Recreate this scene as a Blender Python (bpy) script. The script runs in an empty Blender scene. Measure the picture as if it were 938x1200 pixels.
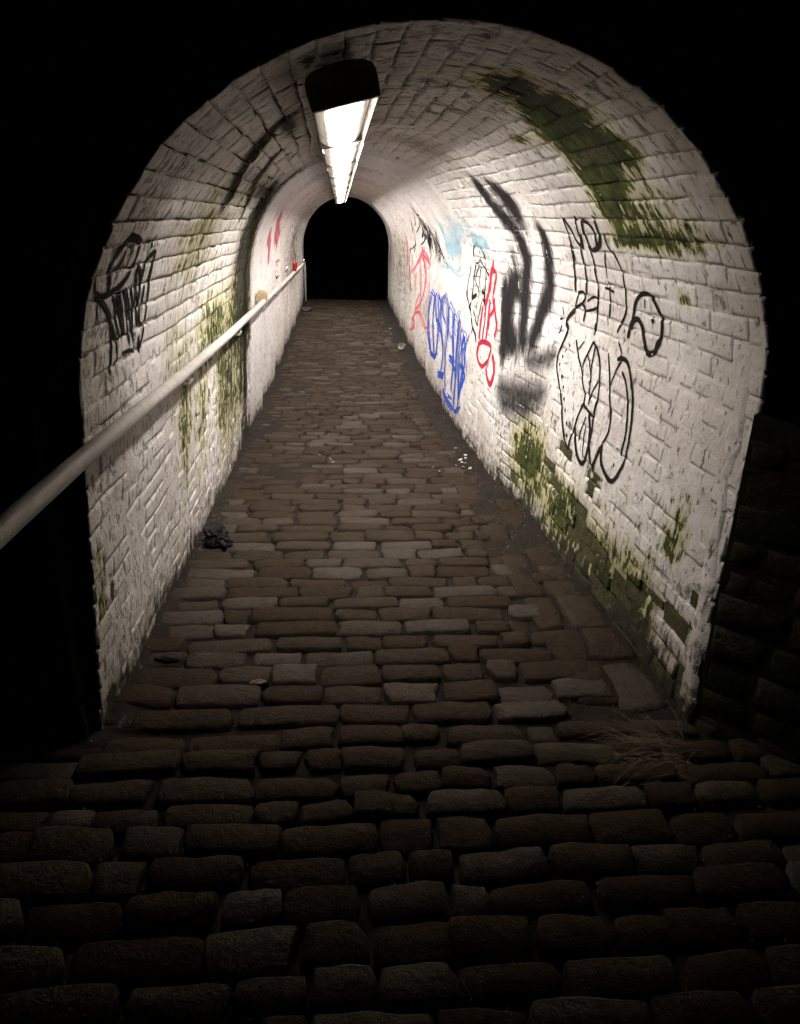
import bpy, bmesh, math, random
from mathutils import Vector, Matrix, noise as mnoise
from mathutils.bvhtree import BVHTree

# ------------------------------------------------------------------ camera, sky, exposure
sc = bpy.context.scene
col = sc.collection
random.seed(11)
CAM = Vector((0.0, 0.0, 1.62))
CR = Vector((0.9966487, -0.0780857, 0.0243703))
CU = Vector((0.0059050, 0.3658262, 0.9306644))
CF = Vector((0.0815869, 0.9274016, -0.3650614))
cd = bpy.data.cameras.new('camera')
cam = bpy.data.objects.new('camera', cd)
col.objects.link(cam)
m = Matrix((CR, CU, -CF)).transposed().to_4x4()
m.translation = CAM
cam.matrix_world = m
cd.sensor_fit = 'VERTICAL'; cd.sensor_height = 36.0; cd.lens = 26.0
cd.clip_start = 0.02; cd.clip_end = 2000
sc.camera = cam
world = bpy.data.worlds.new('World'); sc.world = world; world.use_nodes = True
wt = world.node_tree
sky = wt.nodes.new('ShaderNodeTexSky'); sky.sky_type = 'NISHITA'; sky.sun_disc = False
sky.sun_elevation = math.radians(-6.0); sky.sun_rotation = math.radians(160)
bg = [n for n in wt.nodes if n.type == 'BACKGROUND'][0]
wt.links.new(sky.outputs[0], bg.inputs[0]); bg.inputs[1].default_value = 0.004
sc.view_settings.view_transform = 'Standard'; sc.view_settings.look = 'None'
sc.view_settings.exposure = 0.0; sc.view_settings.gamma = 1.0; sc.view_settings.use_curve_mapping = False
sc.cycles.use_denoising = True
sc.cycles.max_bounces = 8; sc.cycles.diffuse_bounces = 5; sc.cycles.transparent_max_bounces = 24
sc.cycles.sample_clamp_indirect = 6.0

LAMP_L = 195.0           # radiance of the fluorescent tubes behind the diffusers

# ------------------------------------------------------------------ helpers
def tag(o, label=None, cat=None, group=None, kind=None):
    if label: o['label'] = label
    if cat: o['category'] = cat
    if group: o['group'] = group
    if kind: o['kind'] = kind
    return o
def empty(name, loc=(0, 0, 0)):
    o = bpy.data.objects.new(name, None); o.location = loc; o.empty_display_size = .1
    col.objects.link(o); return o
def mesh_obj(name, verts, faces, mat, parent=None, smooth=False, uv=None, wear=None, uv2=None):
    me = bpy.data.meshes.new(name)
    me.from_pydata(verts, [], faces)
    if uv is not None:
        for nm, src in (('UVMap', uv), ('Across', uv2)):
            if src is None: continue
            lay = me.uv_layers.new(name=nm)
            flat = []
            for lp in me.loops: flat.extend(src[lp.vertex_index])
            lay.data.foreach_set('uv', flat)
    if wear is not None:
        at = me.attributes.new('wear', 'FLOAT_COLOR', 'POINT')
        flat = []
        for w in wear: flat.extend(w)
        at.data.foreach_set('color', flat)
    if smooth: me.polygons.foreach_set('use_smooth', [True] * len(me.polygons))
    me.materials.append(mat)
    me.update()
    o = bpy.data.objects.new(name, me); col.objects.link(o)
    if parent is not None: o.parent = parent
    return o
class Buf:
    def __init__(s): s.v = []; s.f = []; s.uv = []; s.w = []
    def add(s, v, f, uv=None, w=None):
        b = len(s.v); s.v += v; s.f += [tuple(i + b for i in q) for q in f]
        if uv: s.uv += uv
        if w: s.w += w
    def obj(s, name, mat, parent=None, smooth=False):
        return mesh_obj(name, s.v, s.f, mat, parent, smooth, s.uv or None, s.w or None)
def local_obj(name, verts, faces, mat, parent, smooth=False):
    return mesh_obj(name, verts, faces, mat, parent, smooth)
def box(x0, x1, y0, y1, z0, z1):
    v = [(x, y, z) for z in (z0, z1) for y in (y0, y1) for x in (x0, x1)]
    return v, [(0, 2, 3, 1), (4, 5, 7, 6), (0, 1, 5, 4), (2, 6, 7, 3), (0, 4, 6, 2), (1, 3, 7, 5)]
def tube(path, r, n=10, cap=True):
    v, f = [], []
    P = [Vector(p) for p in path]
    for i, p in enumerate(P):
        d = (P[min(i + 1, len(P) - 1)] - P[max(i - 1, 0)]).normalized()
        a = d.cross(Vector((0, 0, 1)))
        if a.length < .05: a = d.cross(Vector((1, 0, 0)))
        a.normalize(); b = a.cross(d).normalized()
        rr = r[i] if isinstance(r, (list, tuple)) else r
        for k in range(n):
            t = 2 * math.pi * k / n
            v.append(tuple(p + a * (rr * math.cos(t)) + b * (rr * math.sin(t))))
    for i in range(len(P) - 1):
        for k in range(n):
            f.append((i * n + k, i * n + (k + 1) % n, (i + 1) * n + (k + 1) % n, (i + 1) * n + k))
    if cap:
        f.append(tuple(reversed(range(n)))); f.append(tuple((len(P) - 1) * n + k for k in range(n)))
    return v, f
def fbm(x, y, z=0.0, o=3):
    return mnoise.fractal(Vector((x, y, z)), 1.0, 2.0, o)
def to_px(p):
    d = Vector(p) - CAM
    w = d.dot(CF)
    if w < .05: return None
    return (469 + 867 * d.dot(CR) / w, 600 - 867 * d.dot(CU) / w)
def px_area(pts):
    q = [to_px(p) for p in pts]
    if any(a is None for a in q): return 0
    cx = sum(a[0] for a in q) / len(q); cy = sum(a[1] for a in q) / len(q)
    if not (-20 < cx < 958 and -20 < cy < 1220): return 0
    s = 0
    for a, b in zip(q, q[1:] + q[:1]): s += a[0] * b[1] - a[1] * b[0]
    return abs(s) / 2

# ------------------------------------------------------------------ materials
class NT:
    def __init__(s, name):
        s.m = bpy.data.materials.new(name); s.m.use_nodes = True
        s.t = s.m.node_tree
        s.b = [n for n in s.t.nodes if n.type == 'BSDF_PRINCIPLED'][0]
        s.out = [n for n in s.t.nodes if n.type == 'OUTPUT_MATERIAL'][0]
    def n(s, typ, **kw):
        nd = s.t.nodes.new(typ)
        for k, v in kw.items():
            if k == 'ins':
                for a, b in v.items():
                    if isinstance(b, bpy.types.NodeSocket): s.t.links.new(b, nd.inputs[a])
                    else: nd.inputs[a].default_value = b
            else: setattr(nd, k, v)
        return nd
    def link(s, a, b): s.t.links.new(a, b)
    def math(s, op, a, b=0.0, c=0.0, clamp=False):
        return s.n('ShaderNodeMath', operation=op, use_clamp=clamp, ins={0: a, 1: b, 2: c}).outputs[0]
    def noise(s, vec, scale, detail=4, rough=.55, dim='3D'):
        return s.n('ShaderNodeTexNoise', noise_dimensions=dim, ins={'Vector': vec, 'Scale': scale, 'Detail': detail, 'Roughness': rough}).outputs['Fac']
    def scale(s, vec, sx, sy, sz=1.0):
        return s.n('ShaderNodeVectorMath', operation='MULTIPLY', ins={0: vec, 1: (sx, sy, sz)}).outputs[0]
    def step(s, x, lo, hi, a=0.0, b=1.0):
        return s.n('ShaderNodeMapRange', interpolation_type='SMOOTHSTEP', ins={'Value': x, 'From Min': lo, 'From Max': hi, 'To Min': a, 'To Max': b}).outputs[0]
    def mix(s, f, a, b):
        nd = s.n('ShaderNodeMix', data_type='RGBA')
        for sock, v in ((nd.inputs[0], f), (nd.inputs[6], a), (nd.inputs[7], b)):
            if isinstance(v, bpy.types.NodeSocket): s.link(v, sock)
            else: sock.default_value = v if not isinstance(v, tuple) else (v + (1.0,))[:4]
        return nd.outputs[2]
    def bump(s, h, strength=.5, dist=.01, normal=None):
        nd = s.n('ShaderNodeBump', ins={'Strength': strength, 'Distance': dist, 'Height': h})
        if normal: s.link(normal, nd.inputs['Normal'])
        return nd.outputs[0]
    def set(s, **kw):
        for k, v in kw.items():
            sock = s.b.inputs[k.replace('_', ' ')]
            if isinstance(v, bpy.types.NodeSocket): s.link(v, sock)
            else: sock.default_value = v if not isinstance(v, tuple) else (v + (1.0,))[:4]
        return s.m

def lining_material():
    T = NT('whitewashed_brick')
    uv = T.n('ShaderNodeUVMap', uv_map='UVMap').outputs[0]
    at = T.n('ShaderNodeAttribute', attribute_name='wear')
    sp = T.n('ShaderNodeSeparateColor', ins={0: at.outputs['Color']})
    moss, grime, bare, rnd = sp.outputs[0], sp.outputs[1], sp.outputs[2], at.outputs['Alpha']
    big = T.noise(uv, 1.7, 4); mid = T.noise(uv, 11, 6, .62); fine = T.noise(uv, 70, 5, .6)
    streak = T.noise(T.scale(uv, 22, 2.2), 1.0, 5, .6)
    drip = T.noise(T.scale(uv, 31, 10), 1.0, 5, .62)
    c = T.mix(T.step(big, .35, .68), (.78, .75, .73), (.66, .62, .585))
    c = T.mix(T.step(mid, .42, .72, 0, .55), c, (.55, .505, .465))
    c = T.mix(T.math('MULTIPLY', rnd, .22), c, (.52, .47, .42))
    # thin brown runs and soot
    run = T.step(T.math('ADD', T.math('ADD', T.math('MULTIPLY', grime, .75), T.math('MULTIPLY', streak, .45)), T.math('MULTIPLY', big, .35)), .52, .85, 0, .62)
    c = T.mix(run, c, (.26, .215, .165))
    # pits where flakes of paint have come off
    pit = T.step(T.math('ADD', T.math('ADD', drip, T.math('MULTIPLY', grime, .15)), T.math('MULTIPLY', T.math('SUBTRACT', big, .5), .28)), .640, .69, 0, .85)
    c = T.mix(pit, c, (.085, .070, .055))
    flake = T.step(T.math('ADD', T.noise(T.scale(uv, 30, 17), 1.0, 6, .72), T.math('ADD', T.math('MULTIPLY', grime, .20), T.math('MULTIPLY', T.math('SUBTRACT', big, .5), -.22))), .612, .645, 0, .75)
    c = T.mix(flake, c, (.12, .10, .080))
    speck = T.step(fine, .66, .72, 0, .7)
    c = T.mix(speck, c, (.15, .125, .10))
    # algae: a pale yellow-green film round darker moss
    mn = T.math('SUBTRACT', T.math('ADD', T.math('MULTIPLY', drip, .55), T.math('MULTIPLY', mid, .45)), .5)
    film = T.step(T.math('ADD', moss, T.math('MULTIPLY', mn, 1.5)), .16, .50, 0, .80)
    c = T.mix(film, c, (.37, .35, .13))
    green = T.mix(T.step(mid, .42, .62), (.014, .021, .004), (.058, .068, .010))
    mossy = T.step(T.math('ADD', moss, T.math('MULTIPLY', mn, 2.6)), .42, .54)
    c = T.mix(mossy, c, green)
    # black-brown damp
    damp = T.step(T.math('ADD', grime, T.math('MULTIPLY', T.math('SUBTRACT', T.math('MULTIPLY', T.math('ADD', streak, mid), .5), .5), 1.9)), .52, .70)
    c = T.mix(damp, c, (.026, .024, .013))
    # bricks that have lost their paint altogether
    bf = T.step(T.math('ADD', bare, T.math('MULTIPLY', T.math('SUBTRACT', mid, .5), 1.6)), .48, .60)
    c = T.mix(bf, c, T.mix(T.step(fine, .4, .65), (.030, .030, .014), (.085, .080, .030)))
    h = T.math('ADD', T.math('ADD', T.math('MULTIPLY', mid, .8), T.math('MULTIPLY', T.noise(uv, 32, 4, .6), .7)), T.math('MULTIPLY', fine, .35))
    h = T.math('SUBTRACT', h, T.math('MULTIPLY', T.math('ADD', T.math('ADD', pit, flake), speck), .45))
    nrm = T.bump(h, .70, .014)
    T.link(nrm, T.b.inputs['Normal'])
    return T.set(Base_Color=c, Roughness=T.step(mossy, 0, 1, .82, .95), Specular_IOR_Level=.25)

def paint_material(name, colr, soft=False, dens=1.0, rough=.6, hi=1.25):
    T = NT(name)
    uv = T.n('ShaderNodeUVMap', uv_map='UVMap').outputs[0]
    ac = T.n('ShaderNodeUVMap', uv_map='Across').outputs[0]
    xy = T.n('ShaderNodeSeparateXYZ', ins={0: ac}); v = xy.outputs[1]
    d = T.math('SUBTRACT', 1.0, T.math('ABSOLUTE', T.math('SUBTRACT', T.math('MULTIPLY', v, 2.0), 1.0)))
    if soft:
        d = T.math('MULTIPLY', d, xy.outputs[0])
        sp = T.noise(uv, 170, 3, .7); md = T.noise(T.scale(uv, 34, 9), 1.0, 5, .65)
        a = T.math('ADD', T.math('MULTIPLY', d, 1.35), T.math('MULTIPLY', T.math('SUBTRACT', T.math('ADD', T.math('MULTIPLY', sp, 1.3), T.math('MULTIPLY', md, 1.3)), 1.3), .9))
        fac = T.step(a, .10, hi, 0, dens)
    else:
        sp = T.noise(uv, 90, 4, .6); md = T.noise(T.scale(uv, 30, 14), 1.0, 4)
        a = T.math('ADD', T.math('MULTIPLY', d, 1.0), T.math('MULTIPLY', T.math('SUBTRACT', sp, .5), .55))
        fac = T.math('MULTIPLY', T.step(a, .05, .32), T.step(md, .22, .36, .45, dens))
    tr = T.n('ShaderNodeBsdfTransparent')
    mx = T.n('ShaderNodeMixShader', ins={0: fac, 1: tr.outputs[0], 2: T.b.outputs[0]})
    T.link(mx.outputs[0], T.out.inputs[0])
    return T.set(Base_Color=colr, Roughness=.95, Specular_IOR_Level=.04)

def stone_material(name, c1, c2, c3, moss=(.05, .05, .02), moss_amt=0.0, rough=.75, coord='Object'):
    T = NT(name)
    g = T.n('ShaderNodeNewGeometry').outputs['Position']
    at = T.n('ShaderNodeAttribute', attribute_name='wear')
    sp = T.n('ShaderNodeSeparateColor', ins={0: at.outputs['Color']})
    rnd, dirt = sp.outputs[0], sp.outputs[1]
    n1 = T.noise(g, 7, 5, .6); n2 = T.noise(g, 38, 7, .7); n3 = T.noise(g, 190, 3, .6)
    c = T.mix(rnd, c1, c2)
    c = T.mix(T.step(n1, .38, .70, 0, .7), c, c3)
    c = T.mix(T.step(n2, .50, .72, 0, .6), c, tuple(x * .45 for x in c1))
    c = T.mix(T.step(n3, .62, .74, 0, .45), c, tuple(min(1, x * 2.2) for x in c2))
    c = T.mix(T.step(T.math('ADD', dirt, T.math('MULTIPLY', T.math('SUBTRACT', n2, .5), 1.2)), .45, .75, 0, .85), c, (.032, .024, .017))
    if moss_amt:
        c = T.mix(T.step(T.noise(g, 4, 5, .6), .60 - moss_amt * .25, .66, 0, .8), c, moss)
    h = T.math('ADD', T.math('MULTIPLY', n2, 1.0), T.math('MULTIPLY', n3, .35))
    h = T.math('ADD', h, T.math('MULTIPLY', T.noise(g, 17, 3, .6), 1.2))
    T.link(T.bump(h, .9, .012), T.b.inputs['Normal'])
    r = T.step(T.math('ADD', n1, T.math('MULTIPLY', rnd, .25)), .3, .85, rough, rough - .22)
    return T.set(Base_Color=c, Roughness=r, Specular_IOR_Level=T.step(T.math('ADD', rnd, T.math('MULTIPLY', T.math('SUBTRACT', n1, .5), .8)), .60, 1.05, .05, .24))

def plain(name, c, rough=.6, metal=0.0, var=.25, scale=30, spec=.4, bump=.3, dark=None):
    T = NT(name)
    g = T.n('ShaderNodeNewGeometry').outputs['Position']
    n = T.noise(g, scale, 5, .6)
    cc = T.mix(T.step(n, .35, .70), c, tuple(x * (1 - var) for x in c))
    if dark:
        cc = T.mix(T.step(T.noise(g, scale * 2.3, 5, .65), .60, .70, 0, .8), cc, dark)
    T.link(T.bump(n, bump, .004), T.b.inputs['Normal'])
    return T.set(Base_Color=cc, Roughness=rough, Metallic=metal, Specular_IOR_Level=spec)

def diffuser_material(name, power):
    # opal trough with two tubes behind it: brightest down the middle, dull and dirty at the rims
    T = NT(name)
    uv = T.n('ShaderNodeUVMap', uv_map='UVMap').outputs[0]
    s = T.n('ShaderNodeSeparateXYZ', ins={0: uv})
    x, y = s.outputs[0], s.outputs[1]
    g = T.n('ShaderNodeNewGeometry').outputs['Position']
    nz = T.noise(T.scale(g, 30, 9, 30), 1.0, 4)
    a = T.math('ADD', T.math('ABSOLUTE', x), T.math('MULTIPLY', T.math('SUBTRACT', nz, .5), .35))
    core = T.step(a, .36, .68, 1.0, 0.0)
    ends = T.math('MULTIPLY', T.step(y, .0, .03, .25, 1.0), T.step(y, .93, .985, 1.0, .12))
    em = T.math('MULTIPLY', core, ends)
    st = T.math('ADD', T.math('MULTIPLY', em, power), T.math('MULTIPLY', T.step(nz, .4, .65, 1.0, .35), .22))
    T.b.inputs['Emission Color'].default_value = (1.0, .935, .885, 1)
    T.link(st, T.b.inputs['Emission Strength'])
    return T.set(Base_Color=(.26, .23, .19), Roughness=.5)

M = {}
M['lining'] = lining_material()
M['sett'] = stone_material('sett_stone', (.030, .0198, .0126), (.042, .0325, .0235), (.020, .0140, .0092))
M['slab'] = stone_material('gutter_stone', (.085, .066, .048), (.125, .100, .075), (.062, .052, .034))
M['portal_stone'] = stone_material('portal_stone', (.016, .014, .009), (.028, .021, .013), (.011, .012, .005), (.020, .024, .005), .7, .9)
M['bed'] = plain('grit_bed', (.014, .0098, .0068), .95, 0, .55, 24, .2, .9, (.02, .015, .011))
M['soil'] = plain('dark_soil', (.045, .04, .03), .95, 0, .4, 3, .2, .6)
M['grass_bank'] = plain('night_grass', (.045, .06, .025), .95, 0, .5, 2, .2, .8)
M['rail'] = plain('rail_paint', (.56, .53, .49), .42, 0, .18, 18, .5, .12, (.30, .25, .20))
M['steel'] = plain('bright_steel', (.70, .70, .70), .25, 1.0, .1, 40, .5, .1)
M['housing'] = plain('lamp_housing', (.10, .088, .078), .6, 0, .35, 25, .4, .2, (.03, .026, .022))
# invented lens ribs aim light inward to keep the foreground dark; backs only glow
# strengths graded along the row: nearest dimmed to darken the mouth and foreground
for q_, k_ in enumerate((.52, 1.15, .70)): M['lens_%d' % q_] = diffuser_material('aimed_lens_front_%d' % q_, LAMP_L * k_)
M['rib_back'] = diffuser_material('aimed_lens_back', 2.6)
M['rim'] = plain('yellowed_rim', (.42, .37, .31), .5, 0, .4, 22, .4, .1, (.16, .12, .08))

# ------------------------------------------------------------------ tunnel section
A = math.pi
ZS = 1.10
def lerp_table(t, x):
    if x <= t[0][0]: return t[0][1]
    for (a, va), (b, vb) in zip(t, t[1:]):
        if x <= b:
            k = (x - a) / (b - a); k = k * k * (3 - 2 * k) if b - a < 3 else k
            return va + (vb - va) * k
    return t[-1][1]
T_XL = [(2.1, -.72), (6.2, -.735), (17.6, -.75)]
T_XLB = [(2.1, -.80), (6.2, -.79), (17.6, -.77)]
T_XR = [(2.1, 1.28), (4.2, 1.25), (5.4, 1.135), (6.6, 1.10), (17.6, 1.12)]
T_XRB = [(2.1, 1.23), (4.2, 1.21), (5.4, 1.12), (6.6, 1.09), (17.6, 1.125)]
T_CR = [(2.1, 2.085), (6.0, 2.11), (17.6, 2.095)]
T_FL = [(-4, .06), (.6, .03), (2.1, .005), (4.1, -.085), (5.2, -.135), (7, -.165), (9, -.185), (11.3, -.155), (13.7, -.135), (17.6, -.065)]
def floor_z(y): return lerp_table(T_FL, y)
def section(y):
    g = 0.0
    if 6.28 < y < 6.52: g = .022 * math.sin(math.pi * (y - 6.28) / .24)
    if y > 6.5: g = .016 * (math.sin(y * 4.1) + .6 * math.sin(y * 7.3 + 1)) * min(1, (y - 6.5))
    return (lerp_table(T_XL, y) - g, lerp_table(T_XR, y) + g, lerp_table(T_XLB, y) - g, lerp_table(T_XRB, y) + g, lerp_table(T_CR, y) + g)
def wall_point(y, u, off=0.0):
    xl, xr, xlb, xrb, cr = section(y)
    if u < 0:
        return (xl + (xlb - xl) * (-u / 1.12) + off, y, ZS + u)
    if u > A:
        return (xr + (xrb - xr) * ((u - A) / 1.12) - off, y, ZS - (u - A))
    th = math.pi * (1 - u / A); w = (xr - xl) / 2
    return ((xl + xr) / 2 + (w - off) * math.cos(th), y, ZS + (cr - ZS - off) * math.sin(th))
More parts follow.
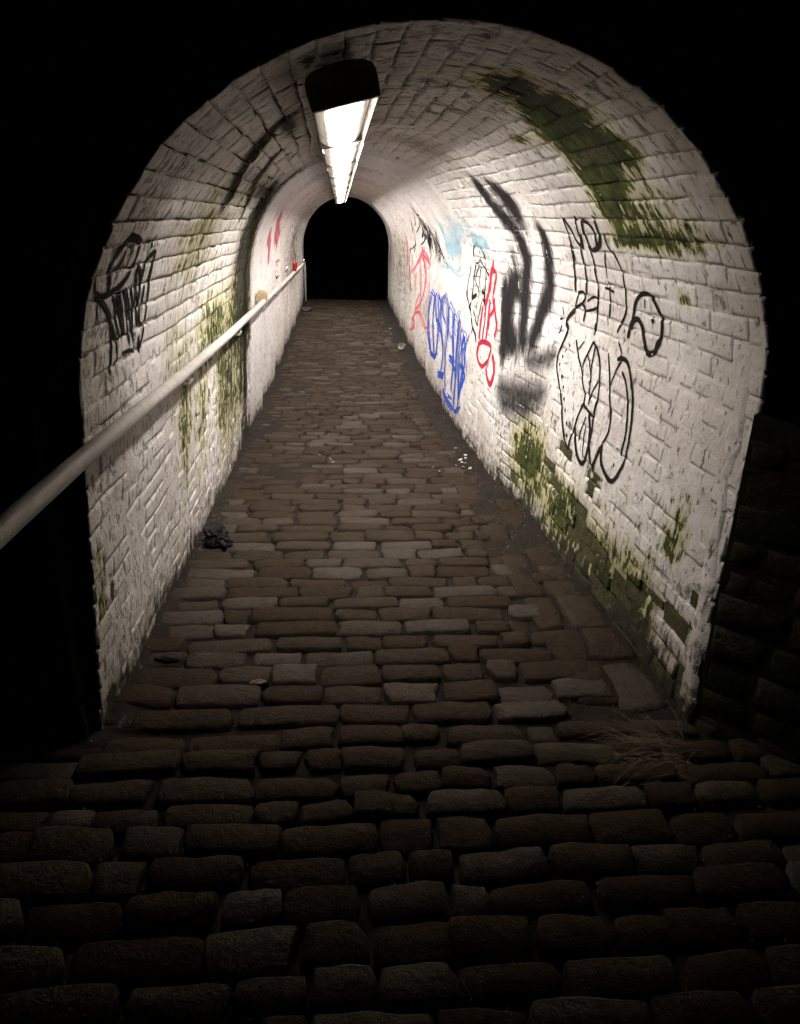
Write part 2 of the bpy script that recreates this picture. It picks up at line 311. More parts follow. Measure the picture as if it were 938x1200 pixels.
# graffiti strokes: (width in m, [(metres along the tunnel, metres round the section from the left springing), ...])
STROKES = {
  'black_figure': [
    (0.048, [(3.772, 2.546), (3.791, 2.616), (3.801, 2.693), (3.805, 2.768)]),
    (0.026, [(3.758, 2.546), (3.711, 2.615), (3.690, 2.672), (3.653, 2.695)]),
    (0.040, [(3.581, 2.538), (3.613, 2.596), (3.625, 2.646), (3.661, 2.704)]),
    (0.025, [(3.504, 2.558), (3.545, 2.628), (3.536, 2.683), (3.504, 2.709)]),
    (0.021, [(3.504, 2.558), (3.436, 2.574), (3.409, 2.625), (3.430, 2.687)]),
    (0.032, [(3.341, 2.534), (3.343, 2.585), (3.367, 2.654), (3.419, 2.686), (3.500, 2.705)]),
    (0.031, [(3.820, 2.685), (3.840, 2.761), (3.862, 2.829), (3.884, 2.897), (3.896, 2.931)]),
    (0.020, [(3.678, 2.696), (3.680, 2.769), (3.699, 2.834), (3.722, 2.932)]),
    (0.019, [(3.559, 2.684), (3.539, 2.738), (3.550, 2.800), (3.552, 2.870), (3.570, 2.941)]),
    (0.011, [(3.364, 2.707), (3.395, 2.753), (3.414, 2.829)]),
    (0.016, [(3.300, 2.618), (3.295, 2.674), (3.239, 2.723), (3.201, 2.777), (3.189, 2.847), (3.202, 2.918), (3.219, 2.976), (3.304, 3.044), (3.322, 3.065)]),
    (0.017, [(3.400, 2.842), (3.408, 2.902), (3.415, 2.962), (3.439, 3.014)]),
    (0.013, [(3.472, 2.878), (3.405, 2.880), (3.343, 2.887)]),
    (0.013, [(3.244, 2.850), (3.228, 2.856)]),
    (0.017, [(3.837, 2.934), (3.879, 2.980), (3.923, 3.051)]),
    (0.017, [(3.857, 2.936), (3.774, 2.921), (3.741, 2.938), (3.787, 2.979), (3.910, 3.016)]),
    (0.019, [(3.787, 2.983), (3.751, 3.007), (3.773, 3.071)]),
    (0.013, [(3.721, 2.964), (3.631, 2.935), (3.570, 2.941), (3.592, 2.982), (3.738, 3.014)]),
    (0.019, [(3.570, 2.941), (3.586, 2.997), (3.603, 3.061), (3.626, 3.120)]),
    (0.016, [(4.163, 3.035), (4.128, 3.080)]),
    (0.014, [(4.203, 3.108), (4.159, 3.103)]),
    (0.023, [(4.146, 3.135), (4.187, 3.186)]),
    (0.027, [(3.910, 3.025), (4.022, 3.072), (4.080, 3.114), (4.020, 3.141), (4.074, 3.219), (4.128, 3.273)]),
    (0.030, [(3.196, 3.069), (3.138, 2.994), (3.085, 2.973), (3.043, 2.995), (3.007, 3.044), (2.975, 3.085)]),
    (0.022, [(3.138, 2.994), (3.116, 2.936), (3.061, 2.883), (2.987, 2.856), (2.918, 2.862), (2.875, 2.902), (2.841, 2.949), (2.848, 3.007), (2.884, 3.064)]),
    (0.037, [(2.924, 2.944), (2.926, 2.970)]),
    (0.006, [(2.988, 2.876), (2.998, 2.920)]),
    (0.045, [(4.076, 3.216), (4.150, 3.328), (4.089, 3.419), (3.977, 3.515), (3.923, 3.595), (3.837, 3.711), (3.776, 3.744)]),
    (0.019, [(3.776, 3.744), (3.727, 3.662), (3.687, 3.571), (3.624, 3.478), (3.595, 3.458)]),
    (0.018, [(3.847, 3.173), (3.780, 3.247), (3.707, 3.301), (3.666, 3.360), (3.608, 3.415), (3.595, 3.458), (3.523, 3.478), (3.459, 3.487)]),
    (0.008, [(3.720, 3.162), (3.795, 3.215)]),
    (0.016, [(3.617, 3.147), (3.668, 3.220), (3.699, 3.291)]),
    (0.019, [(3.617, 3.147), (3.517, 3.210), (3.467, 3.303), (3.446, 3.379), (3.455, 3.470), (3.449, 3.534), (3.439, 3.631)]),
    (0.014, [(3.595, 3.167), (3.594, 3.247), (3.571, 3.349), (3.540, 3.441)]),
    (0.010, [(3.672, 3.212), (3.606, 3.274), (3.564, 3.339)]),
    (0.011, [(3.476, 3.313), (3.528, 3.389), (3.541, 3.449)]),
    (0.030, [(3.688, 3.598), (3.658, 3.660), (3.601, 3.723), (3.512, 3.744), (3.462, 3.689), (3.457, 3.620), (3.481, 3.542), (3.523, 3.478)]),
    (0.012, [(3.546, 3.509), (3.589, 3.580), (3.607, 3.654)]),
    (0.014, [(3.536, 3.557), (3.534, 3.642), (3.517, 3.706)]),
    (0.030, [(3.439, 3.631), (3.401, 3.687), (3.363, 3.717), (3.323, 3.654), (3.296, 3.589)]),
    (0.016, [(3.414, 3.169), (3.358, 3.243), (3.317, 3.311), (3.269, 3.393), (3.237, 3.462), (3.264, 3.540), (3.293, 3.572)]),
    (0.024, [(3.293, 3.572), (3.260, 3.643), (3.196, 3.687), (3.106, 3.700), (3.050, 3.646), (3.010, 3.565)]),
    (0.020, [(3.010, 3.565), (3.006, 3.474), (3.017, 3.390), (3.048, 3.290), (3.097, 3.215), (3.155, 3.169), (3.215, 3.162), (3.286, 3.178)]),
    (0.013, [(3.215, 3.162), (3.282, 3.229), (3.310, 3.303)]),
    (0.012, [(3.295, 3.098), (3.240, 3.148), (3.286, 3.178)]),
    (0.018, [(3.208, 3.219), (3.148, 3.247), (3.103, 3.302), (3.064, 3.388), (3.051, 3.457), (3.067, 3.567)]),
    (0.016, [(3.117, 3.614), (3.118, 3.637)]),
    (0.026, [(3.005, 3.054), (2.983, 3.085), (2.948, 3.097), (2.904, 3.081), (2.879, 3.048), (2.866, 3.027)]),
    (0.027, [(3.951, 3.209), (3.954, 3.229)]),
    (0.028, [(4.009, 3.245), (4.012, 3.265)]),
    (0.029, [(4.043, 3.283), (4.046, 3.303)]),
    (0.029, [(4.076, 3.332), (4.079, 3.353)]),
    (0.028, [(4.016, 3.390), (4.019, 3.410)]),
    (0.028, [(3.967, 3.439), (3.970, 3.459)]),
    (0.027, [(3.926, 3.494), (3.928, 3.514)]),
    (0.027, [(3.879, 3.546), (3.881, 3.567)]),
    (0.026, [(3.827, 3.606), (3.829, 3.627)]),
    (0.026, [(3.806, 3.669), (3.808, 3.690)]),
  ],
  'black_crown_tag': [
    (0.019, [(2.287, 0.325), (2.263, 0.378), (2.269, 0.420), (2.298, 0.458), (2.350, 0.487), (2.478, 0.470), (2.518, 0.435), (2.502, 0.384), (2.442, 0.343), (2.363, 0.323), (2.282, 0.313), (2.213, 0.312), (2.162, 0.329)]),
    (0.022, [(2.374, 0.442), (2.361, 0.407), (2.320, 0.387)]),
    (0.016, [(2.213, 0.312), (2.292, 0.274), (2.377, 0.220), (2.433, 0.163), (2.462, 0.126), (2.461, 0.080)]),
    (0.015, [(2.381, 0.211), (2.392, 0.156), (2.379, 0.104), (2.367, 0.052)]),
    (0.011, [(2.345, 0.307), (2.415, 0.242), (2.472, 0.171), (2.494, 0.145)]),
    (0.014, [(2.383, 0.308), (2.466, 0.236), (2.527, 0.154)]),
    (0.017, [(2.418, 0.313), (2.502, 0.231), (2.546, 0.146)]),
    (0.015, [(2.463, 0.318), (2.544, 0.250), (2.594, 0.173), (2.631, 0.109)]),
    (0.012, [(2.517, 0.304), (2.605, 0.219), (2.688, 0.105)]),
    (0.014, [(2.566, 0.309), (2.628, 0.245), (2.666, 0.182), (2.688, 0.110)]),
    (0.018, [(2.443, 0.302), (2.459, 0.264), (2.496, 0.204)]),
    (0.012, [(2.618, 0.324), (2.684, 0.249), (2.743, 0.152)]),
    (0.018, [(2.587, 0.389), (2.587, 0.355), (2.642, 0.283), (2.652, 0.194)]),
    (0.015, [(2.587, 0.389), (2.680, 0.319), (2.703, 0.232), (2.753, 0.156)]),
    (0.018, [(2.747, 0.126), (2.757, 0.074), (2.778, 0.076), (2.821, 0.126), (2.848, 0.190), (2.833, 0.285), (2.806, 0.376), (2.772, 0.424)]),
    (0.020, [(2.772, 0.424), (2.701, 0.407), (2.677, 0.378), (2.686, 0.333), (2.690, 0.308)]),
    (0.021, [(2.700, 0.489), (2.701, 0.463), (2.688, 0.438)]),
    (0.011, [(2.522, 0.096), (2.602, 0.092), (2.697, 0.076)]),
    (0.017, [(2.755, 0.302), (2.759, 0.241), (2.763, 0.190), (2.807, 0.144)]),
    (0.009, [(2.124, 0.376), (2.162, 0.329)]),
    (0.008, [(2.207, 0.300), (2.224, 0.265), (2.250, 0.228)]),
    (0.010, [(2.162, 0.329), (2.190, 0.306), (2.283, 0.311)]),
  ],
  'black_stripes': [
    (0.110, [(4.837, 2.152), (4.874, 2.245), (4.927, 2.412), (4.841, 2.535), (4.740, 2.619), (4.701, 2.725), (4.711, 2.843), (4.776, 2.977), (4.802, 3.163), (4.766, 3.347), (4.763, 3.484)]),
    (0.145, [(4.775, 2.205), (4.671, 2.324), (4.601, 2.420), (4.594, 2.520), (4.589, 2.629), (4.628, 2.722)]),
    (0.247, [(4.834, 2.265), (4.794, 2.408), (4.706, 2.520), (4.659, 2.644)]),
    (0.110, [(4.447, 2.587), (4.297, 2.648), (4.297, 2.758), (4.354, 2.870), (4.389, 2.969), (4.501, 3.078), (4.572, 3.213), (4.635, 3.353), (4.606, 3.442)]),
    (0.295, [(4.475, 2.640), (4.488, 2.704), (4.606, 2.811)]),
    (0.154, [(4.975, 2.763), (4.922, 2.829), (4.932, 2.937), (5.052, 3.055), (5.091, 3.197), (5.013, 3.314), (4.883, 3.407), (4.847, 3.556)]),
    (0.124, [(5.109, 2.867), (5.189, 3.039), (5.168, 3.207), (5.141, 3.376), (5.083, 3.617)]),
    (0.112, [(4.614, 3.416), (4.441, 3.379), (4.263, 3.330)]),
    (0.117, [(5.108, 3.698), (4.850, 3.657), (4.510, 3.611), (4.302, 3.526)]),
    (0.099, [(4.971, 3.758), (4.749, 3.721), (4.524, 3.682)]),
    (0.156, [(5.069, 2.837), (4.914, 2.788), (4.962, 2.912)]),
  ],
  'red_tag': [
    (0.056, [(5.441, 2.859), (5.486, 2.899), (5.557, 2.941)]),
    (0.101, [(5.548, 2.925), (5.642, 3.024), (5.739, 3.157), (5.765, 3.240)]),
    (0.052, [(5.553, 2.933), (5.405, 2.939), (5.474, 3.018), (5.550, 3.101), (5.509, 3.173), (5.389, 3.229)]),
    (0.063, [(5.853, 3.203), (5.854, 3.319), (5.884, 3.478)]),
    (0.054, [(5.790, 3.152), (5.744, 3.279), (5.763, 3.460)]),
    (0.055, [(5.634, 3.138), (5.631, 3.309), (5.654, 3.471)]),
    (0.060, [(5.516, 3.126), (5.445, 3.202), (5.365, 3.292), (5.392, 3.380)]),
    (0.038, [(5.485, 3.207), (5.587, 3.261), (5.612, 3.359)]),
    (0.055, [(5.910, 3.528), (5.927, 3.606), (5.776, 3.664), (5.549, 3.578), (5.460, 3.475), (5.594, 3.461), (5.797, 3.483), (5.910, 3.528)]),
    (0.075, [(5.610, 3.643), (5.517, 3.715), (5.399, 3.727), (5.340, 3.662), (5.353, 3.578), (5.419, 3.521)]),
  ],
  'pink_letters': [
    (0.098, [(9.919, 2.919), (10.103, 3.018), (10.867, 3.194), (11.159, 3.391), (11.163, 3.605)]),
    (0.116, [(9.983, 2.987), (9.500, 3.120), (9.169, 3.300), (9.151, 3.475)]),
    (0.120, [(10.362, 3.056), (10.216, 3.380), (10.265, 3.609)]),
    (0.088, [(9.916, 3.037), (9.786, 3.280), (9.999, 3.569), (10.883, 3.806)]),
    (0.060, [(10.856, 3.021), (11.155, 3.180), (11.507, 3.322)]),
    (0.194, [(9.934, 2.932), (9.951, 3.012)]),
    (0.100, [(10.529, 3.603), (10.858, 3.732), (11.339, 3.954), (11.297, 4.104)]),
    (0.051, [(11.207, 3.887), (10.364, 3.751), (9.977, 3.761), (9.590, 3.878), (9.215, 3.772)]),
    (0.075, [(9.376, 3.493), (9.167, 3.529), (9.309, 3.613)]),
    (0.107, [(11.383, 4.055), (11.140, 4.084)]),
  ],
  'blue_zigzag': [
    (0.148, [(8.919, 3.370), (9.096, 3.606), (8.966, 3.814), (8.774, 4.016)]),
    (0.046, [(8.919, 3.370), (8.657, 3.425), (8.546, 3.560), (8.393, 3.626)]),
    (0.118, [(8.560, 3.352), (8.703, 3.603), (8.615, 3.833), (8.469, 4.061)]),
    (0.053, [(8.560, 3.352), (8.386, 3.412), (8.272, 3.646), (8.101, 3.732)]),
    (0.086, [(8.308, 3.380), (8.320, 3.584), (8.280, 3.786), (8.356, 4.015)]),
    (0.045, [(8.308, 3.380), (8.129, 3.436), (8.045, 3.534), (7.845, 3.592)]),
    (0.089, [(8.068, 3.333), (8.161, 3.615), (7.965, 3.864), (8.028, 4.165)]),
    (0.038, [(8.068, 3.333), (7.819, 3.381), (7.659, 3.500), (7.454, 3.539)]),
    (0.164, [(7.674, 3.343), (7.608, 3.578), (7.804, 3.855), (7.629, 4.088)]),
    (0.044, [(7.674, 3.343), (7.438, 3.388), (7.309, 3.589), (7.164, 3.659)]),
    (0.104, [(7.350, 3.368), (7.346, 3.635), (7.423, 3.923), (7.349, 4.202)]),
    (0.034, [(7.350, 3.368), (7.189, 3.416), (7.103, 3.559), (6.981, 3.603)]),
    (0.083, [(7.117, 3.408), (7.083, 3.646), (6.995, 3.878), (7.058, 4.151)]),
    (0.029, [(7.117, 3.408), (6.959, 3.454), (6.872, 3.555), (6.750, 3.587)]),
    (0.094, [(6.878, 3.434), (6.923, 3.698), (6.872, 3.955), (6.917, 4.246)]),
    (0.032, [(6.878, 3.434), (6.732, 3.478), (6.630, 3.635), (6.505, 3.671)]),
    (0.103, [(6.647, 3.498), (6.744, 3.745), (6.680, 3.972), (6.633, 4.212)]),
    (0.030, [(6.647, 3.498), (6.500, 3.539), (6.465, 3.744), (6.386, 3.814)]),
    (0.038, [(6.483, 3.536), (6.563, 3.698), (6.500, 3.838), (6.491, 3.995)]),
    (0.081, [(8.392, 3.629), (8.221, 3.646), (8.065, 3.701)]),
    (0.072, [(8.826, 4.038), (8.428, 4.054), (8.246, 3.957)]),
    (0.098, [(8.127, 4.171), (7.557, 4.099), (7.651, 4.167)]),
    (0.079, [(7.213, 3.823), (7.060, 3.853), (6.901, 3.914)]),
    (0.052, [(6.475, 3.698), (6.474, 3.781), (6.492, 3.910)]),
    (0.095, [(7.497, 4.209), (7.201, 4.265), (6.906, 4.278)]),
    (0.067, [(7.049, 4.277), (6.763, 4.266), (6.586, 4.146)]),
    (0.087, [(6.664, 3.794), (6.522, 3.874), (6.545, 3.985), (6.594, 4.126)]),
    (0.056, [(7.225, 4.199), (6.999, 4.218)]),
    (0.178, [(9.210, 3.617), (9.120, 3.830), (8.703, 4.060)]),
  ],
  'pale_blue': [
    (0.200, [(7.289, 2.491), (7.610, 2.661), (7.395, 2.782), (6.827, 2.751), (6.474, 2.720)]),
    (0.195, [(6.503, 2.555), (6.733, 2.654), (6.863, 2.771)]),
    (0.212, [(5.901, 2.520), (6.087, 2.689), (6.245, 2.797)]),
    (0.084, [(6.101, 2.698), (5.775, 2.716), (5.539, 2.748), (5.622, 2.798)]),
    (0.037, [(8.308, 3.055), (7.990, 3.049), (7.456, 3.008), (7.184, 3.042), (6.809, 2.983)]),
    (0.206, [(5.639, 2.597), (5.612, 2.663), (5.590, 2.718)]),
    (0.038, [(7.031, 3.391), (6.739, 3.358)]),
  ],
  'line_figure': [
    (0.039, [(6.153, 2.870), (6.071, 2.791), (5.944, 2.754), (5.817, 2.774), (5.727, 2.826), (5.733, 2.874)]),
    (0.018, [(6.153, 2.870), (6.103, 2.910), (5.974, 2.895), (5.907, 2.859)]),
    (0.034, [(5.921, 2.876), (5.806, 2.925), (5.666, 2.979)]),
    (0.070, [(5.865, 2.808), (5.879, 2.829)]),
    (0.019, [(6.399, 2.938), (6.483, 3.061), (6.498, 3.150), (6.460, 3.254), (6.258, 3.330)]),
    (0.043, [(6.108, 2.918), (6.220, 3.042), (6.270, 3.165), (6.429, 3.269)]),
    (0.028, [(5.986, 2.912), (6.157, 3.038), (6.028, 3.143), (6.106, 3.270)]),
    (0.026, [(5.740, 2.882), (5.805, 3.012), (5.847, 3.095)]),
    (0.058, [(5.939, 3.111), (5.825, 3.117), (5.832, 3.158), (5.779, 3.201)]),
    (0.030, [(6.517, 3.152), (6.500, 3.204), (6.461, 3.245)]),
    (0.079, [(6.233, 3.145), (6.261, 3.191), (6.106, 3.150)]),
    (0.026, [(5.937, 2.925), (6.035, 3.029), (5.995, 3.124)]),
    (0.046, [(6.455, 3.274), (6.237, 3.366), (6.173, 3.415), (6.021, 3.461), (5.978, 3.520)]),
    (0.030, [(6.202, 3.467), (6.150, 3.412)]),
    (0.031, [(5.902, 3.181), (5.959, 3.323), (6.006, 3.375), (6.171, 3.282)]),
    (0.026, [(5.908, 3.164), (5.797, 3.188)]),
  ],
  'black_scribble': [
    (0.081, [(9.259, 2.446), (9.400, 2.578), (9.649, 2.717), (9.862, 2.799)]),
    (0.059, [(8.956, 2.423), (9.134, 2.554), (9.507, 2.697), (9.769, 2.780)]),
    (0.062, [(9.368, 2.503), (9.387, 2.629), (9.571, 2.766), (9.792, 2.848)]),
    (0.143, [(9.354, 2.548), (9.287, 2.669), (9.434, 2.803), (9.551, 2.883)]),
    (0.116, [(8.871, 2.513), (8.871, 2.634), (9.044, 2.765), (9.361, 2.852)]),
    (0.109, [(8.784, 2.529), (8.767, 2.648), (8.886, 2.775), (9.056, 2.855)]),
    (0.132, [(8.872, 2.575), (8.799, 2.691), (8.870, 2.816), (9.033, 2.896)]),
    (0.069, [(8.869, 2.638), (8.735, 2.750), (8.739, 2.871), (8.722, 2.941)]),
    (0.089, [(8.608, 2.616), (8.528, 2.727), (8.548, 2.845), (8.581, 2.916)]),
    (0.048, [(8.647, 2.645), (8.542, 2.755), (8.542, 2.872), (8.616, 2.944)]),
    (0.050, [(8.629, 2.672), (8.507, 2.780), (8.489, 2.896), (8.457, 2.963)]),
    (0.044, [(8.482, 2.724), (8.336, 2.827), (8.286, 2.937), (8.368, 3.007)]),
    (0.078, [(8.554, 2.764), (8.378, 2.866), (8.304, 2.976), (8.312, 3.042)]),
    (0.049, [(8.336, 2.762), (8.160, 2.860), (8.081, 2.965), (8.114, 3.031)]),
    (0.047, [(8.357, 2.773), (8.176, 2.871), (8.090, 2.976), (8.125, 3.042)]),
    (0.084, [(9.266, 2.430), (8.849, 2.499)]),
    (0.117, [(8.696, 2.769), (8.782, 2.891)]),
    (0.079, [(10.221, 2.535), (10.784, 2.743)]),
    (0.060, [(8.236, 2.719), (8.165, 2.819), (8.266, 2.965)]),
    (0.113, [(11.740, 3.195), (11.560, 3.609)]),
    (0.060, [(11.115, 2.856), (11.420, 3.043)]),
  ],
  'pink_mark': [
    (0.058, [(7.350, 0.511), (7.504, 0.560), (8.034, 0.564)]),
    (0.207, [(8.291, 0.580), (8.452, 0.483), (8.723, 0.362), (9.564, 0.200)]),
    (0.122, [(7.900, 0.470), (8.011, 0.367), (8.191, 0.274), (8.324, 0.221)]),
    (0.080, [(8.183, 0.225), (8.272, 0.044)]),
    (0.596, [(9.706, 0.012), (9.558, -0.050), (9.530, -0.164), (9.599, -0.239)]),
    (0.031, [(9.888, 0.044), (9.464, 0.001)]),
  ],
}

# ------------------------------------------------------------------ stains on the lining, in wall coordinates (metres along, metres round)
MOSS = [(2.74, 1.86, .20, .10, .75), (2.80, 2.05, .24, .13, .95), (2.88, 2.20, .24, .14, 1.0), (2.98, 2.36, .20, .13, .95), (2.66, 2.28, .14, .09, .8), (3.05, 2.50, .20, .09, .62), (2.75, 2.62, .42, .07, .55),
        (2.66, 2.85, .07, .05, .5), (4.52, -.07, .55, .20, .52), (3.60, -.40, .16, .36, .52), (4.10, -.45, .25, .45, .42), (4.9, -.5, .35, .5, .50), (3.40, -.10, .35, .25, .30), (5.70, -.15, .60, .36, .62), (5.6, -.7, .5, .4, .46),
        (4.42, 4.02, .34, .22, .72), (3.71, 4.10, .36, .20, .66), (3.12, 4.16, .28, .20, .66), (2.70, 4.08, .22, .20, .60), (2.45, 3.68, .10, .12, .55), (2.85, 4.36, .30, .14, .60), (2.19, -.60, .07, .18, .5), (2.30, .05, .1, .2, .25),
        (3.6, .45, .45, .25, .42), (6.2, .2, .35, .5, .5), (4.4, .1, 1.3, .8, .22), (4.5, .65, .8, .2, .32), (3.4, 4.0, 1.6, .5, .22), (2.95, 2.515, .36, .030, .66), (2.95, 2.650, .34, .032, .66), (3.10, 2.58, .10, .10, .6), (3.42, 2.10, .16, .04, .6), (2.62, 2.50, .25, .10, .42)]
GRIME = [(6.30, .10, .20, .60, 1.0), (6.25, .75, .20, .30, .95), (5.9, -.05, .35, .30, .7), (6.2, -.7, .25, .5, .55), (5.7, -.3, .5, .3, .45), (3.45, 1.08, .34, .035, .72), (4.3, .80, .5, .05, .5), (5.1, .75, .5, .08, .6), (5.85, .45, .30, .35, .85), (6.10, .25, .22, .55, 1.0), (6.1, -.2, .2, .3, .75), (3.0, 1.57, 1.3, .40, .26), (5.6, .35, .3, .4, .6), (5.2, -.5, .35, .35, .5), (3.7, .52, .7, .2, .30),
         (2.74, 1.90, .18, .10, .55), (2.82, 2.10, .2, .12, .50), (2.70, 2.26, .14, .08, .55), (2.45, .55, .3, .3, .28), (2.35, .15, .25, .35, .30), (4.6, 3.9, .5, .4, .22), (2.9, 4.3, .6, .25, .35), (16.2, 3.3, .7, .6, .25), (14, 3.3, 2.8, .7, .46), (13.5, .1, 2.8, .7, .50), (9.5, 3.4, 1.5, .6, .24),
         (5.0, 1.9, .25, .5, .25), (2.6, 1.45, .4, .5, .22), (2.3, 2.0, .25, .5, .2), (8.2, 1.4, .2, .6, .25), (10.0, 1.6, .2, .8, .2)]
JOINT = [(3.7, .75, 1.2, .45, 1.0), (2.8, .6, .6, .5, .35), (2.7, 2.5, .6, .35, .45), (3.6, 2.1, .9, .6, .35), (4.2, 4.1, 1.6, .4, .2), (3.0, -.3, 1.2, .6, .12), (4.6, .1, .9, .4, .4)]
def field(lst, y, u):
    s = 0.0
    for (a, b, sy, su, k) in lst:
        q = ((y - a) / sy) ** 2 + ((u - b) / su) ** 2
        if q < 6: s = max(s, k * math.exp(-.5 * q * 1.3)) + .15 * min(s, k * math.exp(-.5 * q))
    return min(s, 1.0)
def base_dirt(y, u):
    z = ZS + u if u < 0 else (ZS - (u - A) if u > A else 9)
    d = z - floor_z(y)
    return .40 * math.exp(-max(d, 0) / .12) + .22 * math.exp(-max(d, 0) / .42)
def wear_at(y, u, bare=0.0, rnd=0.0, joint=0.0):
    g = field(GRIME, y, u) + base_dirt(y, u) + .10
    if joint: g += joint * (.10 + .75 * field(JOINT, y, u))
    return (field(MOSS, y, u), min(g, 1.0), bare, rnd)

# ------------------------------------------------------------------ the tunnel
Y0, YB, Y1 = 2.12, 6.36, 17.5
tunnel = tag(empty('footpath_tunnel', (.27, Y0, 0)), 'long whitewashed brick footpath tunnel with an arched roof, stained and covered in graffiti', 'tunnel')
UL, UR = -(ZS + .30), A + ZS + .30
def lumps(y, u): return .008 * fbm(y * 2.2, u * 2.2, 3.1) + .0025 * fbm(y * 11, u * 11, 7.7, 2)
holes = []
bricks = []
CH = .0775
def make_brick(y0, y1, u0, u1, rr):
    nu_, ny_ = 4, 5
    proud = rr.uniform(.0002, .0032); tilt = rr.uniform(-.0025, .0025); tilt2 = rr.uniform(-.0022, .0022)
    jit = [rr.uniform(-.0055, .0055) for _ in range(8)]
    v, uvs, wr = [], [], []
    yc, uc = (y0 + y1) / 2, (u0 + u1) / 2
    z = ZS + uc if uc < 0 else (ZS - (uc - A) if uc > A else 9)
    bare = 0.0
    if uc > A + .55 and yc < 5.2:
        p = .46 * math.exp(-((yc - 2.9) / 1.1) ** 2) * min(1, (uc - A - .5) / .4)
        if rr.random() < p: bare = rr.uniform(.7, 1.0)
    elif uc > 1.7 and uc < 2.5 and yc < 3.1 and rr.random() < .15 * field(MOSS, yc, uc): bare = .6
    elif rr.random() < .012: bare = .45
    rnd = rr.random() ** 1.6
    if bare > .62:
        proud -= rr.uniform(.008, .014); holes.append((y0, y1, u0, u1, proud))
    elif rr.random() < .12: proud -= .004
    def P(a, b, off):
        y = y0 + (y1 - y0) * a; u = u0 + (u1 - u0) * b
        y += (jit[0] * (1 - a) + jit[1] * a) * (1 - b) + (jit[2] * (1 - a) + jit[3] * a) * b
        u += (jit[4] * (1 - b) + jit[5] * b) * (1 - a) + (jit[6] * (1 - b) + jit[7] * b) * a
        y = max(y, Y0 - .003)
        v.append(wall_point(y, u, off)); uvs.append((y, u)); wr.append(wear_at(y, u, bare, rnd))
    A_ = (0, .07, .5, .93, 1); B_ = (0, .20, .80, 1)
    for a in A_:
        for b in B_:
            e = (a in (0, 1)) + (b in (0, 1))
            off = lumps(y0 + (y1 - y0) * a, u0 + (u1 - u0) * b) + proud + tilt * (a - .5) + tilt2 * (b - .5) + .0014 * fbm((y0 + a * .2) * 17, (u0 + b * .07) * 17, 2.0, 2)
            P(a, b, off - (.0, .0014, .0026)[e])
    f = []
    for i in range(4):
        for j in range(3):
            f.append((i * 4 + j, i * 4 + j + 1, (i + 1) * 4 + j + 1, (i + 1) * 4 + j))
    ring = [0, 1, 2, 3, 7, 11, 15, 19, 18, 17, 16, 12, 8, 4]
    base = len(v)
    for r in ring:
        i, j = divmod(r, 4); P(A_[i], B_[j], -.014)
    for k in range(len(ring)):
        k2 = (k + 1) % len(ring)
        f.append((ring[k2], ring[k], base + k, base + k2))
    return v, f, uvs, wr
rr = random.Random(5)
k = 0; u = UL
while u < UR:
    header = (k % 5 == 2) and (u < -.15 or u > A + .1)
    L = .1125 if header else .226
    y = Y0 - rr.uniform(0, .010)
    first = True
    du = .0045 * math.sin(k * 2.3) 
    while y < YB:
        l = L * rr.uniform(.90, 1.10)
        if first: l *= (.5 if k % 2 else 1.0); first = False
        ye = min(y + l, YB + rr.uniform(-.02, .05))
        if ye - y > .04:
            jy, ju = rr.uniform(.003, .009), rr.uniform(.004, .010)
            bricks.append(make_brick(y + jy / 2, ye - jy / 2, u + ju / 2 + .004 * fbm(y * 1.3, u * 3), u + CH - ju / 2 + .004 * fbm(y * 1.3, u * 3 + 9), rr))
        y += l
    u += CH; k += 1
# backing coat: mortar behind the bricks, smooth render farther in
ys = [Y0 + .01]
while ys[-1] < Y1: ys.append(ys[-1] + (.026 if ys[-1] < YB + .3 else .07))
ys[-1] = Y1
us = [UL + (UR - UL) * i / 150 for i in range(151)]
bk = Buf()
for y in ys:
    for u in us:
        k = min(1, max(0, (y - YB + .05) / .12))
        arch = 1 if 0 < u < A else 0
        rec = .0016 - .0010 * arch - .0055 * max(-.35 + .33 * arch, .12 + 1.3 * fbm(y * 5, u * 8, 1.3, 3) + (.25 + .95 * arch) * field(JOINT, y, u) + .15 * arch) + lumps(y, u)
        off = rec * (1 - k) + k * (lumps(y, u) + .002)
        hole = 0.0
        for (h0, h1, h2, h3, hp) in holes:
            if h0 - .004 < y < h1 + .004 and h2 - .004 < u < h3 + .004: off = min(off, hp - .004); hole = .9
        bk.v.append(wall_point(y, u, off)); bk.uv.append((y, u))
        bk.w.append(wear_at(y, u, hole, .25, min(1, max(0, (lumps(y, u) + .0004 - rec) / .0035)) if y < YB else 0))
nu = len(us)
for i in range(len(ys) - 1):
    for j in range(nu - 1):
        bk.f.append((i * nu + j, i * nu + j + 1, (i + 1) * nu + j + 1, (i + 1) * nu + j))
def loc(verts, o): 
    l = o.location; return [(v[0] - l[0], v[1] - l[1], v[2] - l[2]) for v in verts]
mesh_obj('lining', loc(bk.v, tunnel), bk.f, M['lining'], tunnel, True, bk.uv, bk.w)

def brick_size(b):
    c = b[0]; return px_area([c[0], c[3], c[19], c[16]])
order = sorted(range(len(bricks)), key=lambda i: -brick_size(bricks[i]))
top = set(order[:300])
rest = Buf(); allv = Buf()
for i, b in enumerate(bricks):
    v, f, uv_, w_ = b
    allv.add(v, f)
    if i in top: mesh_obj('brick', loc(v, tunnel), f, M['lining'], tunnel, True, uv_, w_)
    else: rest.add(loc(v, tunnel), f, uv_, w_)
tag(rest.obj('brickwork', M['lining'], tunnel, True), kind='stuff')

